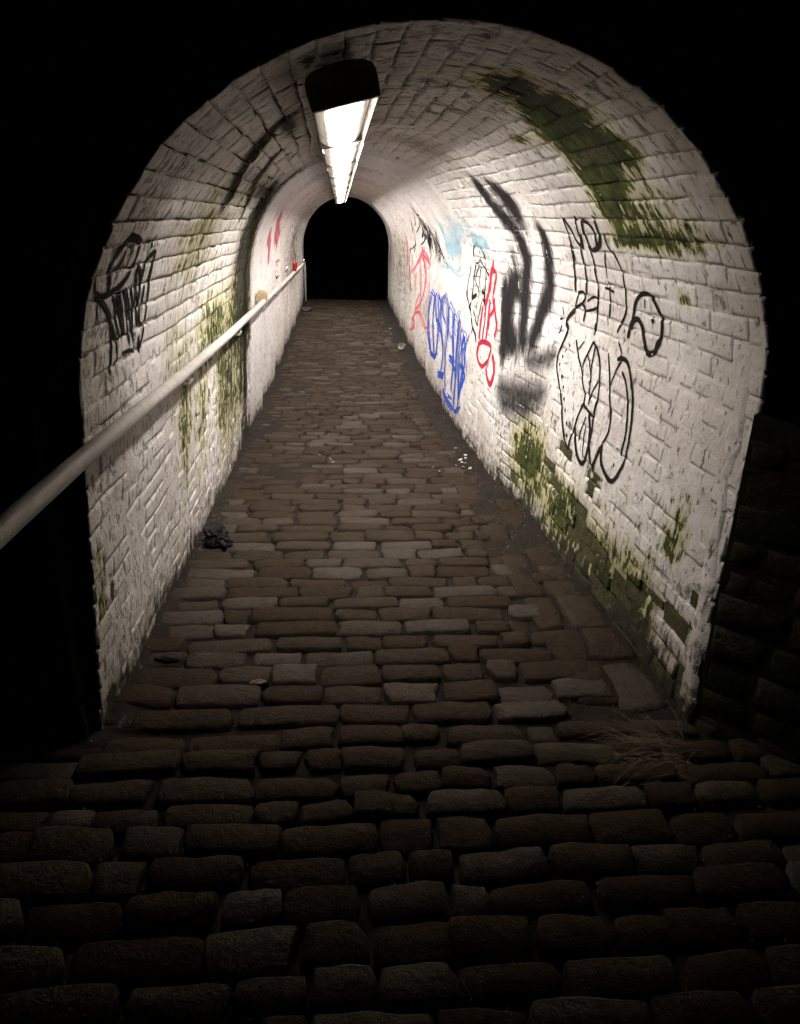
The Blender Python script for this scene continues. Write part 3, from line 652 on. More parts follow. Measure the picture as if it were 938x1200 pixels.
# ------------------------------------------------------------------ spray paint lying on the lining
allv.add(bk.v, bk.f)
BV = BVHTree.FromPolygons([Vector(v) for v in allv.v], allv.f)
def on_wall(y, u, lift):
    a = Vector(wall_point(y, u, .08)); b = Vector(wall_point(y, u, -.03))
    d = (b - a).normalized()
    h = BV.ray_cast(a, d, .2)
    p = h[0] if h[0] is not None else Vector(wall_point(y, u, .006))
    return p - d * lift
def spline(pts, step):
    if len(pts) == 2: P = [pts[0], pts[0], pts[1], pts[1]]
    else: P = [pts[0]] + list(pts) + [pts[-1]]
    out = []
    for i in range(1, len(P) - 2):
        p0, p1, p2, p3 = P[i - 1], P[i], P[i + 1], P[i + 2]
        n = max(2, int(math.hypot(p2[0] - p1[0], p2[1] - p1[1]) / step))
        for k in range(n):
            t = k / n
            out.append(tuple(.5 * (2 * p1[c] + (p2[c] - p0[c]) * t + (2 * p0[c] - 5 * p1[c] + 4 * p2[c] - p3[c]) * t * t + (3 * p1[c] - p0[c] - 3 * p2[c] + p3[c]) * t ** 3) for c in (0, 1)))
    out.append(tuple(P[-1])); return out
def graffiti(key, label, mat, wmul=1.0, wmax=.12, wmin=.006, wobble=.18, extra=0, shift=.05, name='graffiti'):
    v, f, uv1, uv2 = [], [], [], []
    rg = random.Random(len(key))
    strokes = list(STROKES[key])
    for (w, pts) in STROKES[key] * extra:      # the writer went over the letters again, not quite in the same place
        q = [rg.gauss(0, shift) for _ in range(4)]; n_ = len(pts) - 1
        strokes.append((w * rg.uniform(.5, .9), [(y + q[0] * (1 - i / n_) + q[1] * i / n_, u_ + .4 * (q[2] * (1 - i / n_) + q[3] * i / n_)) for i, (y, u_) in enumerate(pts)]))
    for si, (w, pts) in enumerate(strokes):
        w = min(max(w * wmul, wmin), wmax)
        far = pts[0][0] > 6
        path = spline(pts, .03 if far else .011)
        na = 5 if w < .05 else max(9, int(w / .011) | 1)
        tot = sum(math.hypot(b[0] - a[0], b[1] - a[1]) for a, b in zip(path, path[1:])) + 1e-6
        acc = 0; base = len(v); lift = .0024 + .00012 * (si % 9)
        ph = rg.uniform(0, 50)
        for i, p in enumerate(path):
            if i: acc += math.hypot(p[0] - path[i - 1][0], p[1] - path[i - 1][1])
            a, b = path[max(0, i - 1)], path[min(len(path) - 1, i + 1)]
            dx, dy = b[0] - a[0], b[1] - a[1]; dl = math.hypot(dx, dy) or 1
            nx, ny = -dy / dl, dx / dl
            e = min(acc, tot - acc) / (w * .5)
            ww = w * (1 + wobble * fbm(acc * 9, ph)) * (.45 + .55 * math.sqrt(min(1, e)))
            for q in range(na):
                s = q / (na - 1)
                y, u_ = p[0] + nx * ww * (s - .5), p[1] + ny * ww * (s - .5)
                y = max(y, Y0 + .012)
                v.append(tuple(on_wall(y, u_, lift))); uv1.append((y, u_)); uv2.append((min(1.0, e * (.8 if w > .2 else 1.0)), s))
        for i in range(len(path) - 1):
            for q in range(na - 1):
                a = base + i * na + q
                f.append((a, a + 1, a + na + 1, a + na))
    o = mesh_obj(name, loc(v, tunnel), f, mat, tunnel, True, uv1, uv2=uv2)
    return tag(o, label)
P_BLACK = paint_material('black_spray', (.018, .016, .015))
P_SOFT = paint_material('black_spray_mist', (.020, .019, .020), True, 1.0, hi=1.12)
P_RED = paint_material('red_spray', (.42, .030, .060))
P_PINK = paint_material('pink_spray', (.62, .12, .16), False, .9)
P_PINKS = paint_material('pink_spray_mist', (.62, .16, .20), True, .8)
P_BLUE = paint_material('blue_spray', (.035, .085, .42))
P_PALE = paint_material('pale_blue_spray', (.36, .58, .67), True, .60, hi=1.6)
P_BROWN = paint_material('soot', (.022, .018, .014), True, 1.0, .9)
graffiti('black_figure', 'black spray tag of looping figures, letters and a leaning P on the right wall', P_BLACK, 1.25, .034, .012)
graffiti('black_crown_tag', 'black scrawled tag with a tall loop at the near end of the left wall', P_BLACK, 1.7, .034, .014)
SB = STROKES['black_stripes']
STROKES['upper_mist'] = [SB[i] for i in (2, 4, 10)]
STROKES['lower_mist'] = [(.26, [(4.80, 3.46), (4.62, 3.42), (4.44, 3.38), (4.26, 3.33), (4.10, 3.28)]), (.40, [(5.35, 3.74), (5.10, 3.70), (4.85, 3.66), (4.50, 3.61), (4.15, 3.48)]), (.30, [(5.20, 3.82), (4.97, 3.78), (4.75, 3.74), (4.40, 3.68)])]
STROKES['black_stripes'] = [SB[i] for i in (0, 1, 3, 5, 6)]
P_MIST = paint_material('black_overspray', (.022, .021, .022), True, .78, hi=1.6)
graffiti('upper_mist', 'thin grey haze of overspray round the tops of the black stripes', P_MIST, 2.0, .60)
graffiti('lower_mist', 'grey cloud of overspray below the black stripes', P_MIST, 1.0, .55)
graffiti('black_stripes', 'broad misty black spray stripes bending up the right wall into the roof', P_SOFT, 2.5, .42)
graffiti('red_tag', 'dark red spray tag beside the black stripes', P_RED, .75, .075, extra=1, shift=.03)
graffiti('pink_letters', 'pale red letters low on the far right wall', P_PINK, .55, .07, extra=2, shift=.10)
graffiti('blue_zigzag', 'blue zigzag spray tag reaching down to the gutter', P_BLUE, .52, .055, extra=2, shift=.07)
graffiti('pale_blue', 'faded pale blue spray haze above the blue tag', P_PALE, 2.6, .60, extra=1, shift=.12)
graffiti('line_figure', 'thin black outlined figure between the blue and red tags', P_BLACK, .8, .05)
graffiti('black_scribble', 'thin black scribble high on the far right wall', P_BLACK, .45, .045, extra=1, shift=.2)
graffiti('pink_mark', 'faded pink spray mark on the far left wall', P_PINKS, 1.5, .30, extra=1, shift=.1)
rq = random.Random(91)
for key_, u0_, sg in (('runs_left', -.05, -1), ('runs_right', A + .05, 1)):
    L_ = []
    for k_ in range(34):
        y_ = rq.uniform(9.6, 16.9); ua = u0_ - sg * rq.uniform(-.15, .55); ln = rq.uniform(.12, .7)
        L_.append((rq.uniform(.02, .05), [(y_, ua), (y_ + rq.uniform(-.04, .04), ua + sg * ln * .5), (y_ + rq.uniform(-.05, .05), ua + sg * ln)]))
    STROKES[key_] = L_
P_RUN = paint_material('grey_dribble', (.10, .085, .075), True, .8, hi=.95)
graffiti('runs_left', 'thin grey dribbles running down the far end of the left wall', P_RUN, 1.0, .08, name='dribbles')['kind'] = 'stuff'
graffiti('runs_right', 'thin grey dribbles running down the far end of the right wall', P_RUN, 1.0, .08, name='dribbles')['kind'] = 'stuff'
STROKES['faded_pink'] = [(.16, [(12.2, 2.75), (12.4, 3.0), (12.3, 3.3)]), (.12, [(11.6, 2.95), (11.8, 3.2), (11.7, 3.5)]), (.20, [(12.0, 3.1), (11.7, 3.3)])]
graffiti('faded_pink', 'faded pink smear near the far end of the right wall', P_PINKS, 1.2, .3)
STROKES['soot_patch'] = [(.50, [(4.15, 1.36), (4.18, 1.52), (4.20, 1.64)]), (.26, [(4.22, 1.60), (4.26, 1.70), (4.30, 1.78)]), (.20, [(4.05, 1.56), (4.05, 1.70)])]
graffiti('soot_patch', 'ragged black soot patch on the roof beside the lights', P_BROWN, 1.25, .7, name='soot')
P_DAMP = paint_material('black_damp', (.022, .021, .010), True, .92, hi=1.25)
STROKES['damp_arc'] = [(.16, [(3.097, 1.143), (3.185, 1.084), (3.281, .999), (3.40, .922), (3.593, .821), (3.792, .708), (4.056, .569)]), (.10, [(3.35, 1.02), (3.5, .93), (3.7, .84)]), (.07, [(3.62, .90), (3.78, .80), (3.9, .70), (4.05, .66)])]
STROKES['damp_ring'] = [(.14, [(4.03, 1.027), (4.209, .922), (4.429, .785), (4.813, .631), (4.99, .505)])]
STROKES['damp_seam'] = [(.34, [(5.35, .86), (5.70, .70), (6.02, .51), (6.16, .228), (6.18, -.04), (6.18, -.32), (6.15, -.68), (6.1, -1.0)]), (.24, [(5.9, -.1), (5.85, -.4), (5.8, -.9)])]
graffiti('damp_arc', 'black mossy damp streak arching down the left side of the vault', P_DAMP, 1.2, .3, name='damp_streak')
graffiti('damp_ring', 'thin dark damp streak farther along the left vault', P_DAMP, 1.2, .3, name='damp_streak')
graffiti('damp_seam', 'wide black-green damp band where the brick vault ends on the left', P_DAMP, 1.2, .5, name='damp_streak')
# rough cement band dressing the right-hand corner of the mouth
b = Buf(); na = 9
hs = [A - .25 + i * .02 for i in range(80)]
for i, u_ in enumerate(hs):
    wd = .058 + .035 * fbm(u_ * 3, 4.4) + .012 * max(0, u_ - A - .4)
    yc = Y0 + .115 + .02 * fbm(u_ * 2.1, 9.0) - .10 * (u_ - A)
    fade = min(1, i / 10)
    for q in range(na):
        s = q / (na - 1) * 2 - 1
        y_ = yc + s * wd * (1 + .45 * fbm(u_ * 9, s * 1.3, 0, 4))
        off = -.012 + fade * (.022 * (1 - s ** 4)) + .007 * fbm(u_ * 22, y_ * 22, 3, 3)
        b.v.append(wall_point(max(y_, Y0 - .045), u_, off)); b.uv.append((y_, u_ + 20)); b.w.append((field(MOSS, y_, u_) * .5, .15 + 1.1 * base_dirt(y_, u_), 0, .1))
for i in range(len(hs) - 1):
    for q in range(na - 1):
        a = i * na + q; b.f.append((a, a + 1, a + na + 1, a + na))
mesh_obj('cement_band', loc(b.v, tunnel), b.f, M['lining'], tunnel, True, b.uv, b.w)

# ------------------------------------------------------------------ cobbled path
path = tag(bpy.data.objects.new('cobbled_path', bpy.data.meshes.new('cobbled_path')), kind='structure')
def x_left(y): return section(y)[2] - .03 if y > Y0 else -1.75
def x_right(y): return section(y)[3] + .03 if y > Y0 else 1.25 + max(0, (2.1 - y)) * .75 + .1
def silt(x, y):
    s = 0.0
    if y > Y0 - .1:
        dr = section(max(y, Y0))[3] - x; dl = x - section(max(y, Y0))[2]
        nr = .30 + .70 * min(1, max(0, (y - 2.5) / 1.3))
        s += .034 * nr * math.exp(-(dr / .13) ** 2) + .030 * math.exp(-(dl / .10) ** 2)
        s += .022 * nr * math.exp(-((x - .95) / .11) ** 2) * (1 + .8 * fbm(x * 3, y * 2.2, 4))
    for (a, c, sx, sy, k) in ((-.40, 5.45, .22, .32, .026), (-.62, 6.7, .16, .4, .026), (-.55, 4.6, .2, .4, .012), (.2, 9.0, .7, .8, .012), (-.45, 8.2, .3, .5, .016), (0, 13, .9, 3, .014)):
        s += k * math.exp(-.5 * (((x - a) / sx) ** 2 + ((y - c) / sy) ** 2))
    if y < 1.95: s -= .022 * min(1, (1.95 - y) / .3)
    return s
def bed_z(x, y): return floor_z(y) - .026 + silt(x, y) + .007 * fbm(x * 9, y * 9, 0, 3) + .004 * fbm(x * 40, y * 40, 3, 2)
v, f = [], []
yy = [-1.0 + .2 * i for i in range(10)]
while yy[-1] < Y1 + .08: yy.append(yy[-1] + (.028 if yy[-1] < 7 else .06))
NX = 70
for y in yy:
    a, c = x_left(y), x_right(y)
    for i in range(NX + 1):
        x = a + (c - a) * i / NX
        v.append((x, y, bed_z(x, y)))
for i in range(len(yy) - 1):
    for j in range(NX):
        q = i * (NX + 1) + j; f.append((q, q + 1, q + NX + 2, q + NX + 1))
path.data.from_pydata(v, [], f); path.data.materials.append(M['bed'])
path.data.polygons.foreach_set('use_smooth', [True] * len(path.data.polygons)); path.data.update(); col.objects.link(path)

def make_sett(xc, yc, lx, ly, ang, zt, rg, dome=.011, lean=0.0):
    ca, sa = math.cos(ang), math.sin(ang)
    A_ = (-1, -.92, -.45, 0, .45, .92, 1); B_ = (-1, -.82, 0, .82, 1)
    jit = [rg.uniform(-.012, .012) for _ in range(8)]
    rnd = rg.random(); ph = rg.uniform(0, 99)
    tx, ty = rg.uniform(-.012, .012), rg.uniform(-.03, .03)
    v, w = [], []
    def P(a, b, dz):
        x = a * lx / 2 + (jit[0] if a < 0 else jit[1]) * abs(b) + (jit[2] if b * a > 0 else jit[3])
        y = b * ly / 2 + (jit[4] if b < 0 else jit[5]) * .7 + (jit[6] if a > 0 else jit[7]) * .5
        k = (abs(a) ** 3) * (abs(b) ** 3) * .075
        x *= 1 - k; y *= 1 - k
        x += .006 * fbm(a * 2 + ph, b * 2, 5, 2); y += .006 * fbm(a * 2.4, b * 2 + ph, 8, 2)
        X, Y = xc + x * ca - y * sa, yc + x * sa + y * ca
        Z = zt + dz + tx * a * .5 + ty * b * .12 + lean * b * ly / 2
        v.append((X, Y, Z)); w.append((rnd, max(0, min(1, .18 + 16 * (silt(X, Y)))) , 0, 1))
    for a in A_:
        for b in B_:
            e = max(abs(a), abs(b) * .999)
            dz = -dome * (.55 * abs(b) ** 2.6 + .45 * abs(a) ** 5)
            if abs(a) == 1: dz -= .006
            if abs(b) == 1: dz -= .006
            dz += .0045 * fbm(a * 1.9 + ph, b * 1.3 + ph, 0, 3)
            P(a, b, dz)
    nB = len(B_); f = []
    for i in range(len(A_) - 1):
        for j in range(nB - 1):
            f.append((i * nB + j, (i + 1) * nB + j, (i + 1) * nB + j + 1, i * nB + j + 1))
    n = len(A_)
    ring = [i * nB for i in range(n)] + [(n - 1) * nB + j for j in range(1, nB)] + [i * nB + nB - 1 for i in range(n - 2, -1, -1)] + [j for j in range(nB - 2, 0, -1)]
    base = len(v)
    for r in ring:
        i, j = divmod(r, nB); P(A_[i] * 1.01, B_[j] * 1.01, -.062)
    for q in range(len(ring)):
        q2 = (q + 1) % len(ring); f.append((ring[q], base + q, base + q2, ring[q2]))
    return v, f, w
rg = random.Random(21)
setts = []
y = .55
while y < Y1 - .04:
    out = y < Y0 - .06
    pitch = rg.uniform(.100, .124) if out else rg.uniform(.112, .140)
    gapy = rg.uniform(.020, .030) if out else rg.uniform(.006, .012)
    a = x_left(y) + rg.uniform(.02, .06)
    c = (x_right(y) - .05) if out else .84 + rg.uniform(-.05, .05)
    if not out and rg.random() < .18: c += .12
    slope = rg.uniform(-.012, .012); x = a + rg.uniform(-.10, .02)
    while x < c:
        l = rg.uniform(.18, .33) if rg.random() < .85 else rg.uniform(.12, .18)
        big = (x < -.35 and rg.random() < .4)
        if big: l = rg.uniform(.26, .38)
        if out: l *= .86
        if x + l > c + .08: l = max(.10, c + .05 - x)
        gx = rg.uniform(.006, .016)
        zt = floor_z(y) + rg.uniform(-.007, .007) + (rg.uniform(-.004, .012) if out else 0)
        if rg.random() < .03: zt -= .014
        yj = rg.uniform(-.008, .008)
        setts.append(make_sett(x + l / 2, y + pitch / 2 + yj + slope * x, l - gx, pitch - gapy - abs(yj) * .6, rg.uniform(-.02, .02), zt, rg, rg.uniform(.006, .012) if out else rg.uniform(.002, .008), min(.30, max(0, (2.0 - y)) * .5) + rg.uniform(-.04, .04) if out else 0))
        x += l
    y += pitch
# long stones of the gutter on the right, half buried
def gutter(y, a0, gap):
    while y < Y1 - .3:
        l = rg.uniform(.16, .36); x = section(max(y, Y0))[3] + a0 + rg.uniform(-.015, .015)
        if rg.random() < (gap if y > 3.2 else 1):
            setts.append(make_sett(x, y + l / 2, rg.uniform(.14, .18), l - .022, rg.uniform(-.06, .06), floor_z(y) + rg.uniform(-.008, .006), rg, .009))
        y += l
gutter(2.16, -.11, .72)
gutter(2.20, -.285, .80)
def sett_size(s):
    v = s[0]; return px_area([v[0], v[30], v[34], v[4]])
order = sorted(range(len(setts)), key=lambda i: -sett_size(setts[i]))
top = set(order[:300]); rest = Buf()
for i, (v, f, w) in enumerate(setts):
    if i in top: mesh_obj('sett', v, f, M['sett'], path, True, None, w)
    else: rest.add(v, f, None, w)
tag(rest.obj('far_setts', M['sett'], path, True), kind='stuff')

# ------------------------------------------------------------------ walls round the mouths, bank above, ground beyond
def inside_mouth(x, z, grow):
    xl, xr, xlb, xrb, cr = section(Y0)
    if z < ZS: return xlb - grow < x < xr + grow
    return ((x - (xl + xr) / 2) / ((xr - xl) / 2 + grow)) ** 2 + ((z - ZS) / (cr - ZS + grow)) ** 2 < 1
def stone_block(x0, x1, z0, z1, yf, rg, depth=.16, fn=None, sgn=-1):
    # chamfered, uneven block; fn maps (x along wall, proud, z) to world
    v, w = [], []
    rnd = rg.random(); c = .016
    fn = fn or (lambda a, p, z: (a, yf + sgn * p, z))
    pr = rg.uniform(.012, .040)
    J = lambda: rg.uniform(-.008, .008)
    for (a, z, p) in ((x0, z0, 0), (x1, z0, 0), (x1, z1, 0), (x0, z1, 0)):
        v.append(fn(a, -depth, z))
    for (a, z) in ((x0 + J(), z0 + J()), (x1 + J(), z0 + J()), (x1 + J(), z1 + J()), (x0 + J(), z1 + J())): v.append(fn(a, pr * .3, z))
    for (sx, sz) in ((0, 0), (1, 0), (1, 1), (0, 1)):
        a = x0 + c + J() if sx == 0 else x1 - c + J(); z = z0 + c + J() if sz == 0 else z1 - c + J()
        v.append(fn(a, pr + rg.uniform(-.006, .006), z))
    v.append(fn((x0 + x1) / 2 + J(), pr + rg.uniform(.004, .014), (z0 + z1) / 2 + J()))
    f = []
    for k in range(4):
        k2 = (k + 1) % 4
        f += [(k, k2, 4 + k2, 4 + k), (4 + k, 4 + k2, 8 + k2, 8 + k), (8 + k, 8 + k2, 12)]
    w = [(rnd, .15, 0, 1)] * len(v)
    return v, f, w
def mouth_wall(name, label, yf, sgn, half, ztop, zbot, stones):
    o = tag(empty(name, (.27, yf, 0)), label, 'wall')
    # core with an arched hole: strips from the arch outline to the outer rectangle
    pts = []
    for i in range(61):
        u_ = UL + .0 + (UR - UL) * i / 60
        p = wall_point(Y0 if sgn < 0 else Y1, u_, -.005); pts.append((p[0], max(p[2], zbot)))
    outer = []
    for (x, z) in pts:
        dx, dz = x - .27, z - 1.0
        t = min((half / abs(dx)) if abs(dx) > 1e-6 else 1e9, ((ztop - 1.0) / dz) if dz > 1e-6 else ((1.0 - zbot) / -dz if dz < -1e-6 else 1e9))
        outer.append((.27 + dx * t, 1.0 + dz * t))
    v, f, w = [], [], []
    for (yq) in (yf, yf - sgn * .34):
        for p in pts: v.append((p[0], yq, p[1]))
        for p in outer: v.append((p[0], yq, p[1]))
    n = len(pts)
    for i in range(n - 1):
        f.append((i, i + 1, n + i + 1, n + i)); f.append((2 * n + i, 3 * n + i, 3 * n + i + 1, 2 * n + i + 1))
        f.append((n + i, n + i + 1, 3 * n + i + 1, 3 * n + i))
    mesh_obj('core', loc(v, o), f, M['portal_stone'], o, False, None, [(.3, .5, 0, 1)] * len(v))
    rg = random.Random(3)
    for (x0, x1, z0, z1) in stones:
        v, f, w = stone_block(x0, x1, z0, z1, yf, rg, .10, None, sgn)
        mesh_obj('stone', loc(v, o), f, M['portal_stone'], o, False, None, w)
    if sgn < 0:
        xl, xr, xlb, xrb, cr = section(Y0); xc = (xl + xr) / 2
        for k in range(17):
            t0 = math.pi * (k + .04) / 17; t1 = math.pi * (k + .96) / 17
            def fn(a, p, z): return (xc + z * math.cos(a), yf - .002 - p * .5, ZS + (z - .0) * math.sin(a) * (cr - ZS) / ((xr - xl) / 2))
            v, f, w = stone_block(t0, t1, 1.045, 1.32, yf, rg, .10, fn)
            mesh_obj('voussoir', loc(v, o), f, M['portal_stone'], o, False, None, w)
        for side in (-1,):
            z = -.05
            while z < ZS - .05:
                h = min(rg.uniform(.20, .30), ZS - z); L = rg.choice((.30, .42))
                e = (xlb - .03) if side < 0 else (xr + .035)
                v, f, w = stone_block(*((e - L, e) if side < 0 else (e, e + L)), z + .006, z + h - .006, yf - .012, rg, .10)
                mesh_obj('quoin', loc(v, o), f, M['portal_stone'], o, False, None, w); z += h
    # coping course along the top
    v, f = box(.27 - half, .27 + half, yf - .42 if sgn > 0 else yf - .08, yf + .08 if sgn > 0 else yf + .42, ztop, ztop + .14)
    mesh_obj('coping', loc(v, o), f, M['portal_stone'], o, False, None, [(.4, .2, 0, 1)] * 8)
    return o
rg = random.Random(8)
stones = []
z = -.05
while z < 3.1:
    h = rg.uniform(.20, .30); x = -3.4 + rg.uniform(0, .3)
    while x < 3.6:
        l = rg.uniform(.28, .52)
        c = ((x + x + l) / 2, z + h / 2)
        if not any(inside_mouth(a, b_, .26) for a in (x, x + l, c[0]) for b_ in (z, z + h)) and z + h < 3.12:
            stones.append((x + .008, x + l - .008, z + .007, z + h - .007))
        x += l
    z += h
mouth_wall('entrance_wall', 'dark stone wall round the near mouth of the tunnel, almost lost in the night', Y0 - .012, -1, 8.0, 3.15, -.30, stones)
mouth_wall('exit_wall', 'dark wall round the far mouth of the tunnel', Y1 + .012, 1, 8.0, 3.15, -2.3, [])

# low splayed wing wall to the right of the mouth
wing = tag(empty('wing_wall', (1.30, 2.06, 0)), 'low mossy rubble wing wall splaying out from the right side of the near mouth', 'wall')
W0 = Vector((1.262, 2.075, 0)); WD = Vector((.70, -.714, 0)).normalized(); WN = Vector((-WD.y, WD.x, 0)) * -1
if WN.x > 0: WN = -WN
rg = random.Random(17)
Ht = lambda a: 1.10 - .28 * a
core_v = []
for a in (-.02, 1.9):
    for (p, zz) in ((.004, -.1), (.004, Ht(a)), (-.38, Ht(a)), (-.38, -.1)):
        q = W0 + WD * a + WN * p; core_v.append((q.x, q.y, zz))
mesh_obj('core', loc(core_v, wing), [(0, 1, 5, 4), (1, 2, 6, 5), (2, 3, 7, 6), (0, 3, 2, 1), (4, 5, 6, 7)], M['portal_stone'], wing, False, None, [(.3, .5, 0, 1)] * 8)
z = -.06
while z < 1.2:
    h = rg.uniform(.07, .13); a = -.02
    while a < 1.85:
        l = rg.uniform(.09, .25)
        if z + h < Ht(a + l):
            def fn(s, p, zz): 
                q = W0 + WD * s + WN * (p * .4); return (q.x, q.y, zz)
            v, f, w = stone_block(a + .006 + rg.uniform(0, .012), a + l - .006, z + .006 + rg.uniform(0, .015), z + h - .006, 0, rg, .10, fn)
            mesh_obj('stone', loc(v, wing), f, M['portal_stone'], wing, True, None, w)
        a += l
    z += h

# ground sheet (a drop beyond the far mouth), steps down, bank over the tunnel
gx = [-900, -300, -80, -30, -12, -8.5, -5, -3, -1.8, 0, 2, 3.5, 6, 9, 13, 30, 80, 300, 900]
gy = [-900, -200, -40, -10, -4, -1, 1, 2.2, 2.5, 5, 9, 13, 17.2, 17.7, 21.4, 24, 30, 45, 100, 300, 1200]
def ground_z(x, y):
    if y <= 2.2: return -.10
    if y <= 17.3: return -.45
    if y < 21.5: return -.55 + (y - 17.3) / 4.2 * -1.75
    return -2.30
v = [(x, y, ground_z(x, y)) for y in gy for x in gx]; n = len(gx)
f = [(i * n + j, i * n + j + 1, (i + 1) * n + j + 1, (i + 1) * n + j) for i in range(len(gy) - 1) for j in range(n - 1)]
tag(mesh_obj('ground', v, f, M['soil'], None, True), kind='structure')
st = Buf()
for k in range(12):
    st.add(*box(-.9, 1.3, Y1 + .06 + k * .31, Y1 + .06 + (k + 1) * .31 + .02, -2.4, floor_z(Y1) - .03 - k * .178))
tag(st.obj('steps', M['slab']), kind='structure')
bkx = [-14, -8.0, -4, 0, 4, 8.4, 14]
v = [(x, y, (3.05 + .05 * fbm(x, y)) if abs(x - .2) < 9 else -.4) for y in (2.46, 5, 8, 11, 14, 17.16) for x in bkx]; n = len(bkx)
f = [(i * n + j, i * n + j + 1, (i + 1) * n + j + 1, (i + 1) * n + j) for i in range(5) for j in range(n - 1)]
tag(mesh_obj('bank', v, f, M['grass_bank'], None, True), kind='structure')

# ------------------------------------------------------------------ strip lights
LP, LL = 1.345, 1.325
def make_light(i):
    y0 = 2.30 + i * LP
    k = min(1, (y0 - 2.3) / 10)
    x, z = .020 + .035 * k, 1.938 + .004 * k
    tilt = math.radians(-14.5 + 2.0 * k + (random.uniform(-1, 1) if i else 0))
    o = empty('ceiling_light', (x, y0, z)); o.rotation_euler = (0, -tilt * -1, 0)
    prof = [(-.0895, .020), (-.0900, -.022), (-.0935, -.022), (-.0965, .020), (-.096, .042), (-.089, .058), (-.070, .069), (-.035, .075), (.0, .077), (.035, .075), (.070, .069), (.089, .058), (.096, .042), (.0965, .020), (.0935, -.022), (.0900, -.022), (.0895, .020)]  # rim skirts added below the lens to cut light off the upper vault
    prof2 = [(-.089, .020), (-.080, .014), (-.055, .010), (0, .008), (.055, .010), (.080, .014), (.089, .020)]
    for nm, pf, mt in (('housing', prof[2:-2], M['housing']), ('rim', prof[:3], M['rim']), ('rim', prof[-3:], M['rim'])):
        n = len(pf); v = [(a, y, b_) for y in (.02, LL - .02) for (a, b_) in pf]
        mesh_obj(nm, v, [(j, j + 1, n + j + 1, n + j) for j in range(n - 1)], mt, o, False)
    n2 = len(prof2); seg = 56; pt = (LL - .05) / seg; ta = 1.35 if i < 2 else .85     # rib pitch and slope, steeper near the mouth to darken it
    for nm, mt in (('diffuser', M['lens_%d' % min(i, 2)]), ('aiming_rib', M['rib_back'])):
        v, uvv, f = [], [], []
        for s in range(seg):
            ya = .025 + s * pt; ym = ya + pt * .22; yb = ya + pt
            lo = -pt * .78 * ta
            for (yq, dz) in (((ym, lo), (yb, 0)) if nm == 'diffuser' else ((ya, 0), (ym, lo))):
                for (a, b_) in prof2:
                    k2 = 1 - (abs(a) / .088) ** 3
                    v.append((a, yq, b_ + dz * k2)); uvv.append((a / .088, yq / LL))
            q = s * 2 * n2
            f += [(q + j, q + n2 + j, q + n2 + j + 1, q + j + 1) for j in range(n2 - 1)]
        mesh_obj(nm, v, f, mt, o, False, uvv)
    full = prof[2:-2]
    big = [(a * 1.035, b_ * 1.03 + .001) for a, b_ in full]
    for (ya, yb) in ((-.004, .028), (LL - .028, LL + .004)):
        lip = -.026 if (i == 0 and ya < 0) else -.006
        m_ = len(big); v = [(a, y, max(b_, lip)) for y in (ya, yb) for a, b_ in big]
        f = [(j, (j + 1) % m_, m_ + (j + 1) % m_, m_ + j) for j in range(m_)] + [tuple(reversed(range(m_))), tuple(range(m_, 2 * m_))]
        mesh_obj('end_cap', v, f, M['housing'], o)
    for s in (.2, .8):
        mesh_obj('mounting_strap', *box(-.02, .02, LL * s - .02, LL * s + .02, .06, .165), M['housing'], o)
    nth = ['nearest', 'second', 'third', 'fourth', 'fifth', 'sixth', 'seventh', 'eighth', 'ninth', 'tenth'][i]
    tag(o, ('nearest strip light, its dark end cap facing the viewer' if i == 0 else nth + ' strip light along the tunnel roof, counted from the near mouth'), 'light', 'strip lights in a row along the tunnel roof')
for i in range(10): make_light(i)

# ------------------------------------------------------------------ handrail
rail = tag(empty('handrail', (-.65, 2.2, 0)), 'long pale painted tube handrail running along the left wall', 'handrail')
RP = [(-.645, -.6, 1.070), (-.645, .6, 1.058), (-.645, 1.35, 1.053), (-.645, 1.863, 1.048), (-.645, 2.885, 1.012), (-.655, 4.5, .966), (-.665, 6.245, .935), (-.675, 9, .886), (-.695, 13, .822), (-.721, 17.30, .744)]
def rail_at(y):
    for a, b_ in zip(RP, RP[1:]):
        if y <= b_[1]:
            t = (y - a[1]) / (b_[1] - a[1]); return Vector(a).lerp(Vector(b_), t)
    return Vector(RP[-1])
pth = []
y = -.6
while y < 17.31: pth.append(tuple(rail_at(y))); y += .3
# smooth the bends
for _ in range(3): pth = [pth[0]] + [tuple((Vector(a) + Vector(b_) * 2 + Vector(c)) / 4) for a, b_, c in zip(pth, pth[1:], pth[2:])] + [pth[-1]]
v, f = tube(pth, .0240, 16)
mesh_obj('rail', loc(v, rail), f, M['rail'], rail, True)
e = Vector(pth[-1])
v, f = tube([e, (e.x, e.y + .0, e.z - .02), (e.x, e.y, floor_z(17.3) - .03)], .021, 10)
mesh_obj('post', loc(v, rail), f, M['rail'], rail, True)
for y in (3.35, 5.2, 7.1, 8.75, 10.7, 12.6, 14.6, 16.2):
    p = rail_at(y); wz = p.z - .075
    xw = wall_point(y, wz - ZS, 0)[0]
    v, f = tube([(p.x, y, p.z - .018), (p.x, y, p.z - .055), (p.x - .012, y, wz), (xw - .004, y, wz)], .0075, 8)
    br = mesh_obj('bracket', loc(v, rail), f, M['rail'], rail, True)
    v, f = tube([(xw - .006, y, wz), (xw + .014, y, wz)], .030, 12)
    mesh_obj('wall_plate', loc(v, rail), f, M['rail'], br, False)
def ball(c, r, sx=1, sy=1, sz=1, sub=2):
    bm = bmesh.new(); bmesh.ops.create_icosphere(bm, subdivisions=sub, radius=r)
    v = [(c[0] + q.co.x * sx, c[1] + q.co.y * sy, c[2] + q.co.z * sz) for q in bm.verts]
    bm.verts.index_update(); f = [tuple(q.index for q in fc.verts) for fc in bm.faces]; bm.free(); return v, f
